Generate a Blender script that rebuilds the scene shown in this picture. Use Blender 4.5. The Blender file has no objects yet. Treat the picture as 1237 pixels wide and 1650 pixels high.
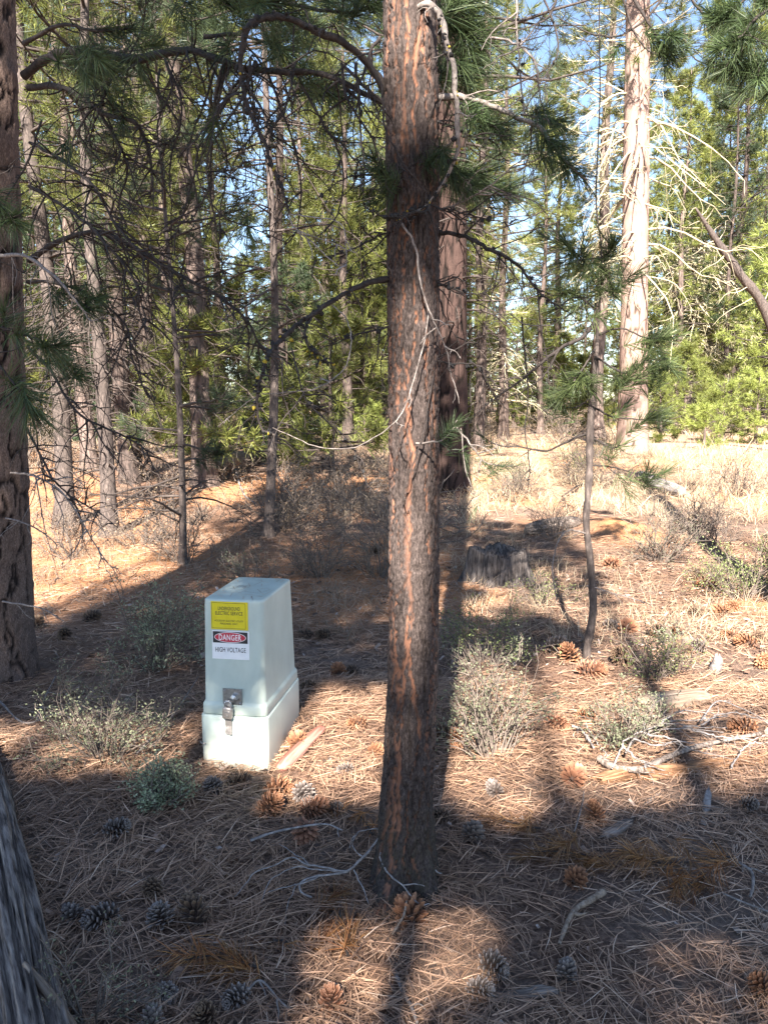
import bpy, math
import numpy as np
from mathutils import Vector, Matrix

# ------------------------------------------------------------------ camera, sky, sun, exposure
SC = bpy.context.scene
COL = SC.collection
RAD = math.radians
CAM_H, PITCH, FPX, CX, CY = 1.7, RAD(7.8), 1270.0, 618.5, 825.0
cam_d = bpy.data.cameras.new('camera')
cam_d.sensor_fit = 'VERTICAL'; cam_d.sensor_height = 24.0
cam_d.lens = 24.0 * FPX / 1650.0
cam_d.clip_start = 0.05; cam_d.clip_end = 3000
cam = bpy.data.objects.new('camera', cam_d); COL.objects.link(cam)
cam.location = (0, 0, CAM_H); cam.rotation_euler = (RAD(90) - PITCH, 0, 0)
SC.camera = cam

SUN_EL, SUN_AZ = RAD(38.0), RAD(7.5)          # sun stands behind the viewer, a little to the left
LDIR = np.array([-math.sin(SUN_AZ) * math.cos(SUN_EL), -math.cos(SUN_AZ) * math.cos(SUN_EL), math.sin(SUN_EL)])
W = bpy.data.worlds.new('World'); SC.world = W; W.use_nodes = True
wn = W.node_tree.nodes; wl = W.node_tree.links
bg = wn['Background']
sky = wn.new('ShaderNodeTexSky'); sky.sky_type = 'NISHITA'; sky.sun_disc = False
sky.sun_elevation = SUN_EL; sky.sun_rotation = math.atan2(LDIR[0], LDIR[1]) % (2 * math.pi)
sky.altitude = 1300; sky.air_density = 1.0; sky.dust_density = 0.6; sky.ozone_density = 1.0
wl.new(sky.outputs[0], bg.inputs[0]); bg.inputs[1].default_value = 0.057
sun_d = bpy.data.lights.new('sun', 'SUN'); sun_d.energy = 5.0; sun_d.angle = RAD(0.55); sun_d.color = (1.0, 0.91, 0.80)
sun = bpy.data.objects.new('sun', sun_d); COL.objects.link(sun)
sun.rotation_euler = Vector(LDIR).to_track_quat('Z', 'Y').to_euler(); sun.location = (-20, -100, 80)
SC.view_settings.view_transform = 'Standard'; SC.view_settings.look = 'None'
SC.view_settings.gamma = 1.0; SC.view_settings.use_curve_mapping = False
SC.view_settings.exposure = 2.7
SC.render.engine = 'CYCLES'
SC.cycles.max_bounces = 6; SC.cycles.diffuse_bounces = 2; SC.cycles.glossy_bounces = 2; SC.cycles.transmission_bounces = 3
SC.cycles.caustics_reflective = False; SC.cycles.caustics_refractive = False
SC.cycles.use_denoising = True; SC.cycles.sample_clamp_indirect = 4.0; SC.cycles.use_adaptive_sampling = False

# ------------------------------------------------------------------ numeric helpers
rng = np.random.default_rng(11)
def ss(a, b, x):
    t = np.clip((x - a) / (b - a), 0, 1); return t * t * (3 - 2 * t)
def _h(ix, iy, iz, seed):
    n = (ix.astype(np.int64) * 374761393 + iy.astype(np.int64) * 668265263 + iz.astype(np.int64) * 2147483647 + seed * 974634777) & 0xFFFFFFFF
    n = ((n ^ (n >> 13)) * 1274126177) & 0xFFFFFFFF
    n = ((n ^ (n >> 16)) * 2246822519) & 0xFFFFFFFF
    return ((n ^ (n >> 15)) & 0xFFFFFF) / float(0xFFFFFF)
def vnoise(p, seed=0):
    p = np.asarray(p, float); i = np.floor(p).astype(np.int64); f = p - i; f = f * f * (3 - 2 * f)
    out = 0
    for dx in (0, 1):
        wx = f[..., 0] if dx else 1 - f[..., 0]
        for dy in (0, 1):
            wy = f[..., 1] if dy else 1 - f[..., 1]
            for dz in (0, 1):
                wz = f[..., 2] if dz else 1 - f[..., 2]
                out = out + wx * wy * wz * _h(i[..., 0] + dx, i[..., 1] + dy, i[..., 2] + dz, seed)
    return out
def fbm(p, seed=0, octv=3):
    p = np.asarray(p, float); a, s, o = 0.5, 0.0, 0
    for k in range(octv):
        o = o + a * vnoise(p * (2.03 ** k), seed + k * 17); s += a; a *= 0.5
    return o / s
def nz2(x, y, sc, seed=0, octv=3):
    x = np.asarray(x, float); y = np.asarray(y, float)
    return fbm(np.stack([x * sc, y * sc, np.zeros_like(x)], -1), seed, octv)
def unit(v):
    return v / np.maximum(np.linalg.norm(v, axis=-1, keepdims=True), 1e-9)
def perp(d, r=None):
    r = rng.normal(size=d.shape) if r is None else r
    return unit(np.cross(d, r))

def H(x, y):                                      # the terrain
    x = np.asarray(x, float); y = np.asarray(y, float)
    z = 0.62 * ss(6, 20, y) + 0.75 * ss(20, 90, y)
    z = z + 0.10 * (nz2(x, y, 0.45, 3) - .5) * ss(0.5, 4, y) * 1.6
    z = z + 0.045 * (nz2(x, y, 2.2, 5) - .5)
    z = z + 0.5 * (nz2(x, y, 0.06, 9, 2) - .5) * ss(16, 50, y)
    z = z + 0.16 * np.exp(-(((x - 2.95) / .42) ** 2 + ((y - 9.7) / .6) ** 2))      # dug mound of orange soil
    z = z + 0.05 * np.exp(-(((x - .13) / .3) ** 2 + ((y - 2.9) / .3) ** 2))
    return z
R_ = np.array([1.0, 0, 0]); U_ = np.array([0, math.sin(PITCH), math.cos(PITCH)]); F_ = np.array([0, math.cos(PITCH), -math.sin(PITCH)])
C_ = np.array([0, 0, CAM_H])
def ray(px, py): return F_ + (px - CX) / FPX * R_ - (py - CY) / FPX * U_
def at(px, py, dep): return C_ + ray(px, py) * dep
def ground(px, py):
    d = ray(px, py); ts = 0.5 * 1.03 ** np.arange(200)
    for _ in range(3):
        q = C_ + d * ts[:, None]; under = q[:, 2] < H(q[:, 0], q[:, 1]); k = int(np.argmax(under)) if under.any() else len(ts) - 1
        lo, hi = ts[max(k - 1, 0)], ts[k]; ts = np.linspace(lo, hi, 24)
    p = C_ + d * hi; p[2] = float(H(p[0], p[1])); return p
def proj(p):
    q = np.asarray(p) - C_; z = q @ F_; z = np.where(np.abs(z) < 1e-6, 1e-6, z)
    return CX + FPX * (q @ R_) / z, CY - FPX * (q @ U_) / z, z
def depth_of(p): return float((np.asarray(p) - C_) @ F_)
def catmull(P, n):
    P = np.asarray(P, float); m = len(P)
    if m == 2: return P[0] + (P[1] - P[0]) * np.linspace(0, 1, n)[:, None]
    E = np.vstack([2 * P[0] - P[1], P, 2 * P[-1] - P[-2]])
    t = np.linspace(0, m - 1 - 1e-6, n); i = t.astype(int); f = (t - i)[:, None]
    a, b, c, d = E[i], E[i + 1], E[i + 2], E[i + 3]
    return .5 * (2 * b + (c - a) * f + (2 * a - 5 * b + 4 * c - d) * f ** 2 + (3 * b - a - 3 * c + d) * f ** 3)

# ------------------------------------------------------------------ mesh builder
class MB:
    def __init__(s): s.V = []; s.A = []; s.Q = []; s.T = []; s.n = 0
    def add(s, V, Q=None, T=None, a=None):
        V = np.asarray(V, float).reshape(-1, 3); m = len(V)
        if a is None: a = np.zeros((m, 3))
        a = np.asarray(a, float)
        if a.ndim == 1 and len(a) == 3 and m != 3: a = np.tile(a, (m, 1))
        s.V.append(V); s.A.append(a.reshape(-1, 3))
        if Q is not None and len(Q): s.Q.append(np.asarray(Q).reshape(-1, 4) + s.n)
        if T is not None and len(T): s.T.append(np.asarray(T).reshape(-1, 3) + s.n)
        s.n += m; return s
    def mesh(s, name, mat, origin=(0, 0, 0), smooth=True):
        V = np.concatenate(s.V) - np.asarray(origin, float); A = np.concatenate(s.A)
        Q = np.concatenate(s.Q) if s.Q else np.zeros((0, 4), int); T = np.concatenate(s.T) if s.T else np.zeros((0, 3), int)
        me = bpy.data.meshes.new(name); me.vertices.add(len(V)); me.vertices.foreach_set('co', V.astype(np.float32).ravel())
        nl = Q.size + T.size; npoly = len(Q) + len(T)
        me.loops.add(nl); me.loops.foreach_set('vertex_index', np.concatenate([Q.ravel(), T.ravel()]).astype(np.int32))
        me.polygons.add(npoly)
        st = np.concatenate([np.arange(len(Q)) * 4, Q.size + np.arange(len(T)) * 3]).astype(np.int32)
        me.polygons.foreach_set('loop_start', st)
        me.polygons.foreach_set('use_smooth', np.full(npoly, smooth, bool))
        me.update(calc_edges=True)
        at_ = me.attributes.new('var', 'FLOAT_VECTOR', 'POINT'); at_.data.foreach_set('vector', A.astype(np.float32).ravel())
        if mat is not None: me.materials.append(mat)
        return me
    def build(s, name, mat, parent=None, origin=None, smooth=True):
        if origin is None: origin = ORG.get(parent.name, (0, 0, 0)) if parent is not None else (0, 0, 0)
        return link(name, s.mesh(name, mat, origin, smooth), parent, origin)
ORG = {}
def link(name, me, parent=None, origin=(0, 0, 0)):
    o = bpy.data.objects.new(name, me); COL.objects.link(o)
    if parent is not None: o.parent = parent
    else: o.location = origin
    ORG[o.name] = tuple(origin)
    return o
def tag(o, label=None, cat=None, group=None, kind=None):
    if label: o['label'] = label
    if cat: o['category'] = cat
    if group: o['group'] = group
    if kind: o['kind'] = kind
    return o
def empty(name, loc, label=None, cat=None, group=None):
    o = bpy.data.objects.new(name, None); COL.objects.link(o); o.location = Vector([float(c) for c in loc]); o.empty_display_size = .1
    ORG[o.name] = tuple(float(c) for c in loc)
    return tag(o, label, cat, group)

def tubes(mb, P, R, k=6, var=None, cap=True):
    P = np.asarray(P, float); R = np.asarray(R, float); M, N, _ = P.shape
    T = unit(np.gradient(P, axis=1)); n = perp(T[:, 0]); ns = []
    for i in range(N):
        n = unit(n - (n * T[:, i]).sum(-1, keepdims=True) * T[:, i]); ns.append(n)
    n1 = np.stack(ns, 1); n2 = np.cross(T, n1)
    th = np.arange(k) * 2 * math.pi / k
    V = P[:, :, None] + R[:, :, None, None] * (np.cos(th)[None, None, :, None] * n1[:, :, None] + np.sin(th)[None, None, :, None] * n2[:, :, None])
    idx = np.arange(M * N * k).reshape(M, N, k)
    a = idx[:, :-1]; b = idx[:, 1:]
    Q = np.stack([a, np.roll(a, -1, 2), np.roll(b, -1, 2), b], -1).reshape(-1, 4)
    if var is None: var = rng.random((M, 1, 1, 3))
    else: var = np.asarray(var, float).reshape(M, -1, 1, 3)
    A = np.broadcast_to(var, (M, N, k, 3)).reshape(-1, 3)
    mb.add(V, Q, None, A)
    if cap and k >= 5:
        c = P[:, -1] + T[:, -1] * R[:, -1:] * .3
        ring = idx[:, -1]
        i0 = mb.n; mb.add(c, None, None, A.reshape(M, N, k, 3)[:, -1, 0])
        base = i0 - M * N * k
        ci = np.arange(M)[:, None] + M * N * k
        Tq = np.stack([ring, np.roll(ring, -1, 1), np.broadcast_to(ci, ring.shape)], -1).reshape(-1, 3)
        mb.T.append(Tq + base)
def ribbons(mb, B, D, L, Wd, bend=None, var=None, seg=2, side=None):
    M = len(B); L = np.broadcast_to(L, M)[:, None]; Wd = np.broadcast_to(Wd, M)[:, None]
    S = perp(D) if side is None else side
    if bend is None: bend = np.zeros((M, 3))
    A = rng.random((M, 3)) if var is None else var
    if seg == 1:
        V = np.stack([B - S * Wd / 2, B + S * Wd / 2, B + D * L + bend], 1)
        mb.add(V, None, np.arange(M * 3).reshape(M, 3), np.repeat(A, 3, 0)); return
    p1 = B + D * L * .5 + bend * .25; p2 = B + D * L + bend
    V = np.stack([B - S * Wd / 2, B + S * Wd / 2, p1 - S * Wd / 2, p1 + S * Wd / 2, p2], 1)
    o = np.arange(M)[:, None] * 5
    mb.add(V, o + np.array([0, 1, 3, 2]), o + np.array([2, 3, 4]), np.repeat(A, 5, 0))
def tufts(mb, B, D, n, L, Wd, shoot=.08, lo=25, hi=85, droop=.02, seg=2):
    B = np.asarray(B, float); D = unit(np.asarray(D, float)); T = len(B)
    t = rng.random((T, n)); th = np.radians(lo + (hi - lo) * (t * .75 + .25 * rng.random((T, n)))); ph = rng.random((T, n)) * 2 * math.pi
    u = perp(D); v = np.cross(D, u)
    d = D[:, None] * np.cos(th)[..., None] + (u[:, None] * np.cos(ph)[..., None] + v[:, None] * np.sin(ph)[..., None]) * np.sin(th)[..., None]
    b = B[:, None] - D[:, None] * (shoot * t)[..., None]
    ln = L * (.75 + .4 * rng.random((T, n)))
    var = np.concatenate([rng.random((T, n, 1)), np.repeat(rng.random((T, 1, 1)), n, 1), t[..., None]], -1)
    bend = np.zeros((T * n, 3)); bend[:, 2] = -droop * rng.random(T * n)
    ribbons(mb, b.reshape(-1, 3), unit(d.reshape(-1, 3)), ln.ravel(), Wd, bend, var.reshape(-1, 3), seg)

# ------------------------------------------------------------------ materials
def new_mat(name):
    m = bpy.data.materials.new(name); m.use_nodes = True
    return m, m.node_tree.nodes, m.node_tree.links, m.node_tree.nodes['Principled BSDF']
def ramp(N, stops):
    r = N.new('ShaderNodeValToRGB'); e = r.color_ramp.elements
    while len(e) > 1: e.remove(e[-1])
    e[0].position = stops[0][0]; e[0].color = (*stops[0][1], 1)
    for p, c in stops[1:]:
        x = e.new(p); x.color = (*c, 1)
    return r
def mixc(N, L, fac, a, b, mode='MIX'):
    m = N.new('ShaderNodeMix'); m.data_type = 'RGBA'; m.blend_type = mode
    if isinstance(fac, float): m.inputs[0].default_value = fac
    else: L.new(fac, m.inputs[0])
    for s, v in ((6, a), (7, b)):
        if isinstance(v, tuple): m.inputs[s].default_value = (*v, 1)
        else: L.new(v, m.inputs[s])
    return m.outputs[2]
def noise_node(N, L, coord, scale, vs=(1, 1, 1), detail=4, rough=.6):
    mp = N.new('ShaderNodeMapping'); mp.inputs['Scale'].default_value = vs; L.new(coord, mp.inputs[0])
    n = N.new('ShaderNodeTexNoise'); n.inputs['Scale'].default_value = scale; n.inputs['Detail'].default_value = detail; n.inputs['Roughness'].default_value = rough
    L.new(mp.outputs[0], n.inputs['Vector']); return n.outputs[0]
def var_xyz(N, L):
    a = N.new('ShaderNodeAttribute'); a.attribute_name = 'var'; s = N.new('ShaderNodeSeparateXYZ'); L.new(a.outputs['Vector'], s.inputs[0]); return s.outputs
def bump(N, L, P, h, strength, dist=.01):
    b = N.new('ShaderNodeBump'); b.inputs['Strength'].default_value = strength; b.inputs['Distance'].default_value = dist
    L.new(h, b.inputs['Height']); L.new(b.outputs[0], P.inputs['Normal'])
def noise_mat(name, stops, scale=20, vs=(1, 1, 1), rough=.85, bmp=.3, bdist=.01, spec=.25, mottled=None, hue_rand=0.0):
    m, N, L, P = new_mat(name); tc = N.new('ShaderNodeTexCoord').outputs['Object']
    n = noise_node(N, L, tc, scale, vs, 6, .65); r = ramp(N, stops); L.new(n, r.inputs[0]); c = r.outputs[0]
    if mottled:
        n2 = noise_node(N, L, tc, mottled[0], (1, 1, 1), 3); r2 = ramp(N, [(mottled[2], (0, 0, 0)), (mottled[3], (1, 1, 1))]); L.new(n2, r2.inputs[0])
        c = mixc(N, L, r2.outputs[0], c, mottled[1])
    if hue_rand:
        oi = N.new('ShaderNodeObjectInfo'); mr = N.new('ShaderNodeMapRange'); mr.inputs[3].default_value = 1 - hue_rand; mr.inputs[4].default_value = 1 + hue_rand
        L.new(oi.outputs['Random'], mr.inputs[0]); hs = N.new('ShaderNodeHueSaturation'); L.new(mr.outputs[0], hs.inputs['Value']); L.new(c, hs.inputs['Color']); c = hs.outputs[0]
    L.new(c, P.inputs['Base Color']); P.inputs['Roughness'].default_value = rough; P.inputs['Specular IOR Level'].default_value = spec
    if bmp: bump(N, L, P, n, bmp, bdist)
    return m
def needle_mat(name, cols, rough=.5, transl=.3, obj_rand=0.12):
    """cols: ramp over the per-needle random value; y (per tuft) shifts the brightness"""
    m, N, L, P = new_mat(name); v = var_xyz(N, L)
    r = ramp(N, [(i / (len(cols) - 1), c) for i, c in enumerate(cols)]); L.new(v[0], r.inputs[0])
    oi = N.new('ShaderNodeObjectInfo')
    mr = N.new('ShaderNodeMapRange'); mr.inputs[3].default_value = .65; mr.inputs[4].default_value = 1.3; L.new(v[1], mr.inputs[0])
    m2 = N.new('ShaderNodeMapRange'); m2.inputs[3].default_value = 1 - obj_rand; m2.inputs[4].default_value = 1 + obj_rand; L.new(oi.outputs['Random'], m2.inputs[0])
    mu = N.new('ShaderNodeMath'); mu.operation = 'MULTIPLY'; L.new(mr.outputs[0], mu.inputs[0]); L.new(m2.outputs[0], mu.inputs[1])
    hs = N.new('ShaderNodeHueSaturation'); L.new(mu.outputs[0], hs.inputs['Value']); L.new(r.outputs[0], hs.inputs['Color'])
    L.new(hs.outputs[0], P.inputs['Base Color']); P.inputs['Roughness'].default_value = rough; P.inputs['Specular IOR Level'].default_value = .35
    if transl:
        t = N.new('ShaderNodeBsdfTranslucent'); L.new(hs.outputs[0], t.inputs[0]); mx = N.new('ShaderNodeMixShader'); mx.inputs[0].default_value = transl
        L.new(P.outputs[0], mx.inputs[1]); L.new(t.outputs[0], mx.inputs[2]); L.new(mx.outputs[0], N['Material Output'].inputs[0])
    return m
def plain(name, col, rough=.5, metal=0.0, spec=.5):
    m, N, L, P = new_mat(name); P.inputs['Base Color'].default_value = (*col, 1); P.inputs['Roughness'].default_value = rough
    P.inputs['Metallic'].default_value = metal; P.inputs['Specular IOR Level'].default_value = spec; return m

def bark_attr_mat(name, plate, speck, furrow, moss=None):
    """bark whose furrow mask (x) and flake value (y) come from the displaced geometry"""
    m, N, L, P = new_mat(name); v = var_xyz(N, L); tc = N.new('ShaderNodeTexCoord').outputs['Object']
    n = noise_node(N, L, tc, 160, (1, 1, .45), 5, .7); r = ramp(N, [(.35, plate), (.55, tuple(.55 * a + .45 * b for a, b in zip(plate, speck))), (.72, speck)]); L.new(n, r.inputs[0])
    mu = N.new('ShaderNodeMapRange'); mu.inputs[3].default_value = .55; mu.inputs[4].default_value = 1.45; L.new(v[1], mu.inputs[0])
    hs = N.new('ShaderNodeHueSaturation'); L.new(mu.outputs[0], hs.inputs['Value']); L.new(r.outputs[0], hs.inputs['Color'])
    n3 = noise_node(N, L, tc, 70, (1, 1, .3), 4, .7); r3 = ramp(N, [(.3, tuple(c * .55 for c in furrow)), (.7, furrow)]); L.new(n3, r3.inputs[0])
    c = mixc(N, L, v[0], hs.outputs[0], r3.outputs[0])
    if moss: c = mixc(N, L, v[2], c, moss)
    L.new(c, P.inputs['Base Color']); P.inputs['Roughness'].default_value = .9; P.inputs['Specular IOR Level'].default_value = .2
    bump(N, L, P, n, .7, .006); return m

M = {}
M['bark_main'] = bark_attr_mat('bark_main', (.018, .013, .012), (.115, .09, .082), (.27, .132, .085), (.03, .028, .013))
M['bark_left'] = bark_attr_mat('bark_left', (.060, .040, .033), (.22, .16, .135), (.020, .014, .013))
M['bark_red_shaded'] = bark_attr_mat('bark_red_shaded', (.028, .016, .014), (.080, .051, .043), (.011, .007, .006))  # red bark darkened so its colour carries the shade on this trunk
M['bark_big'] = bark_attr_mat('bark_big', (.20, .135, .112), (.33, .24, .205), (.06, .04, .032))
M['bark_sap'] = noise_mat('bark_sapling', [(.3, (.026, .021, .020)), (.55, (.08, .064, .058)), (.75, (.18, .145, .128))], 45, (1, 1, .35), bmp=.6)
M['bark_mid'] = noise_mat('bark_mid', [(.3, (.015, .012, .011)), (.52, (.060, .045, .040)), (.72, (.15, .115, .10))], 22, (1, 1, .22), bmp=1, bdist=.03, hue_rand=.25)
M['bark_pale'] = noise_mat('bark_pale', [(.3, (.026, .020, .018)), (.5, (.10, .075, .066)), (.7, (.24, .185, .16))], 18, (1, 1, .22), bmp=1, bdist=.03, hue_rand=.2)
M['limb'] = noise_mat('limb_bark', [(.3, (.013, .011, .011)), (.6, (.046, .037, .034)), (.8, (.11, .092, .080))], 40, bmp=.5)
M['limb_mid'] = noise_mat('limb_mid', [(.3, (.020, .016, .015)), (.6, (.07, .056, .05)), (.8, (.17, .14, .125))], 25, bmp=.2)
M['twig_pale'] = noise_mat('twig_pale', [(.32, (.07, .058, .052)), (.55, (.20, .172, .158)), (.78, (.36, .32, .295))], 45, bmp=.4)
M['twig_white'] = noise_mat('twig_white', [(.32, (.09, .078, .074)), (.55, (.25, .225, .215)), (.75, (.40, .365, .35))], 45, bmp=.4)
M['twig_lichen'] = noise_mat('twig_lichen', [(.3, (.22, .19, .14)), (.5, (.40, .36, .26)), (.7, (.50, .46, .24))], 6, bmp=.2)
M['lichen_dark'] = noise_mat('lichen_dark', [(.3, (.010, .010, .011)), (.7, (.045, .043, .043))], 60, bmp=.8)
M['lichen_yellow'] = noise_mat('lichen_yellow', [(.3, (.28, .20, .02)), (.7, (.45, .35, .05))], 90, bmp=.8)
M['needle'] = needle_mat('needle_green', [(.030, .050, .022), (.055, .085, .035), (.085, .120, .048)])
M['needle_sap'] = needle_mat('needle_sapling', [(.040, .060, .024), (.075, .105, .040), (.125, .155, .062)], transl=.35)
M['needle_far'] = needle_mat('needle_far', [(.085, .105, .028), (.15, .175, .045), (.235, .245, .07)], obj_rand=.3, transl=.4)
M['needle_young'] = needle_mat('needle_young', [(.14, .175, .04), (.22, .265, .065), (.30, .335, .10)], obj_rand=.2)
M['needle_dark'] = needle_mat('needle_dark', [(.025, .042, .022), (.045, .070, .034), (.070, .098, .045)], obj_rand=.2)
M['needle_rust'] = needle_mat('needle_rust', [(.14, .055, .022), (.24, .10, .035), (.30, .16, .06)], transl=.2)
M['needle_tanned'] = needle_mat('needle_tanned', [(.15, .065, .028), (.25, .125, .05), (.32, .185, .085)], transl=.2)
M['litter'] = needle_mat('litter_needles', [(.095, .057, .043), (.23, .138, .094), (.40, .247, .160), (.53, .352, .240), (.60, .452, .345)], rough=.55, transl=.08)
M['grass'] = needle_mat('dry_grass', [(.28, .205, .135), (.45, .35, .24), (.58, .48, .34)], rough=.7, transl=.25)
M['grass_grey'] = needle_mat('grey_grass', [(.15, .11, .085), (.23, .18, .135), (.33, .265, .19)], rough=.7, transl=.2)
M['leaf_sage'] = needle_mat('leaf_sage', [(.095, .11, .062), (.15, .165, .10), (.22, .225, .15)], rough=.7, transl=.25)
M['leaf_green'] = needle_mat('leaf_green', [(.10, .135, .045), (.16, .195, .07), (.23, .255, .11)], rough=.65, transl=.25)
M['leaf_mint'] = needle_mat('leaf_mint', [(.19, .225, .13), (.27, .31, .19), (.36, .385, .26)], rough=.7, transl=.25)
M['leaf_dry'] = needle_mat('leaf_dry', [(.17, .12, .08), (.27, .20, .135), (.36, .28, .19)], rough=.75, transl=.2)
M['stem'] = noise_mat('shrub_stem', [(.3, (.06, .047, .04)), (.7, (.19, .155, .132))], 50, bmp=0)
M['grey_wood'] = noise_mat('grey_wood', [(.34, (.026, .020, .017)), (.46, (.14, .11, .094)), (.6, (.26, .215, .185)), (.78, (.40, .345, .30))], 80, (1, 1, .09), bmp=1, bdist=.012)
M['stump_wood'] = noise_mat('stump_wood', [(.34, (.012, .010, .010)), (.46, (.062, .052, .049)), (.6, (.125, .108, .10)), (.78, (.20, .178, .165))], 42, (1, 1, .10), bmp=1, bdist=.02)
M['tan_wood'] = noise_mat('tan_wood', [(.3, (.075, .05, .036)), (.48, (.20, .148, .11)), (.7, (.33, .262, .205))], 60, (1, 1, .07), bmp=.9, bdist=.01)
M['rot_wood'] = noise_mat('rot_wood', [(.3, (.055, .028, .017)), (.5, (.20, .105, .056)), (.7, (.34, .20, .115))], 40, (1, 1, .25), bmp=1, bdist=.012)
M['red_wood'] = noise_mat('red_wood', [(.3, (.10, .036, .026)), (.47, (.20, .080, .060)), (.58, (.27, .155, .125)), (.75, (.33, .25, .22))], 30, (1, 1, .06), bmp=.5, bdist=.004, rough=.7)
M['cone_core'] = plain('cone_core', (.035, .018, .012), .9)
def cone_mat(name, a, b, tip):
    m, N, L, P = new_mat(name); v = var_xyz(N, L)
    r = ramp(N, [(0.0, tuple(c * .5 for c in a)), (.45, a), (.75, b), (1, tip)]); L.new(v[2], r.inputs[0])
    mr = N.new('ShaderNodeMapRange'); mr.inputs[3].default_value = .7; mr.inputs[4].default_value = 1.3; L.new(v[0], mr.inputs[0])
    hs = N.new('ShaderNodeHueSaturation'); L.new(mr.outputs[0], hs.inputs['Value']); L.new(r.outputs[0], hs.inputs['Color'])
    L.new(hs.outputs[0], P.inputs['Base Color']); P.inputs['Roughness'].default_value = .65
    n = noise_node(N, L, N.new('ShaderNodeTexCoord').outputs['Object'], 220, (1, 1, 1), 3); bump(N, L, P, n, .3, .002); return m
M['cone_brown'] = cone_mat('cone_brown', (.14, .060, .030), (.24, .11, .055), (.33, .18, .10))
M['cone_orange'] = cone_mat('cone_orange', (.17, .072, .040), (.26, .125, .070), (.36, .20, .125))
M['cone_dark'] = cone_mat('cone_dark', (.060, .036, .025), (.12, .075, .045), (.21, .145, .085))
M['cone_grey'] = cone_mat('cone_grey', (.085, .066, .058), (.17, .14, .125), (.29, .25, .225))

# ------------------------------------------------------------------ ground
def ground_mat():
    m, N, L, P = new_mat('forest_floor'); tc = N.new('ShaderNodeTexCoord').outputs['Object']; v = var_xyz(N, L)
    fine = noise_node(N, L, tc, 55, (1, 1, 1), 8, .75)
    r = ramp(N, [(.3, (.030, .020, .017)), (.45, (.105, .064, .047)), (.58, (.225, .142, .102)), (.72, (.36, .245, .18))]); L.new(fine, r.inputs[0])
    big = noise_node(N, L, tc, 1.3, (1, 1, 1), 4, .6)
    r2 = ramp(N, [(.42, (0, 0, 0)), (.62, (1, 1, 1))]); L.new(big, r2.inputs[0])
    c = mixc(N, L, r2.outputs[0], r.outputs[0], (.20, .168, .148), 'MIX')      # greyer bare duff here and there
    half = mixc(N, L, .45, r.outputs[0], c)
    soil = ramp(N, [(.3, (.29, .125, .055)), (.7, (.60, .31, .155))]); L.new(fine, soil.inputs[0])
    straw = ramp(N, [(.3, (.25, .16, .105)), (.7, (.55, .40, .28))]); L.new(fine, straw.inputs[0])
    c = mixc(N, L, v[0], half, straw.outputs[0]); c = mixc(N, L, v[1], c, soil.outputs[0])
    L.new(c, P.inputs['Base Color']); P.inputs['Roughness'].default_value = .95; P.inputs['Specular IOR Level'].default_value = .1
    bump(N, L, P, fine, 1.0, .02); return m
def make_ground():
    yy = np.concatenate([np.linspace(-60, 1.0, 24)[:-1], np.linspace(1.0, 6, 140)[:-1], np.linspace(6, 14, 90)[:-1], 14 * (600 / 14) ** np.linspace(0, 1, 70)])
    xs = np.sinh(np.linspace(-6.2, 6.2, 240)); xs = xs / xs.max() * 400
    xs = np.sort(np.concatenate([xs, np.linspace(-3, 3.5, 60)]))
    X, Y = np.meshgrid(xs, yy); Z = H(X, Y); ny, nx = X.shape
    idx = np.arange(ny * nx).reshape(ny, nx)
    Q = np.stack([idx[:-1, :-1], idx[:-1, 1:], idx[1:, 1:], idx[1:, :-1]], -1).reshape(-1, 4)
    meadow = ss(9, 14, Y + 3 * (nz2(X, Y, .4, 21) - .5) - 7 * ss(.8, -.8, X - .05 * Y)) * (.35 + .6 * ss(.35, .6, nz2(X, Y, .8, 27)))
    orange = np.exp(-(((X - 2.95) / .42) ** 2 + ((Y - 9.5) / .7) ** 2)) * 1.25
    orange = np.maximum(orange, 1.1 * np.exp(-(((X + 3.0) / 1.5) ** 2 + ((Y - 8.0) / 2.0) ** 2)))
    orange = np.maximum(orange, .75 * ss(.47, .62, nz2(X, Y, .5, 33)) * ss(5, 7, Y) * (1 - ss(18, 30, Y)))
    A = np.stack([meadow, np.clip(orange, 0, 1), np.zeros_like(X)], -1)
    mb = MB().add(np.stack([X, Y, Z], -1), Q, None, A.reshape(-1, 3))
    o = mb.build('ground', ground_mat()); tag(o, 'needle covered forest floor of brown duff rising gently to a dry meadow', 'ground', kind='structure')
make_ground()

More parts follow.
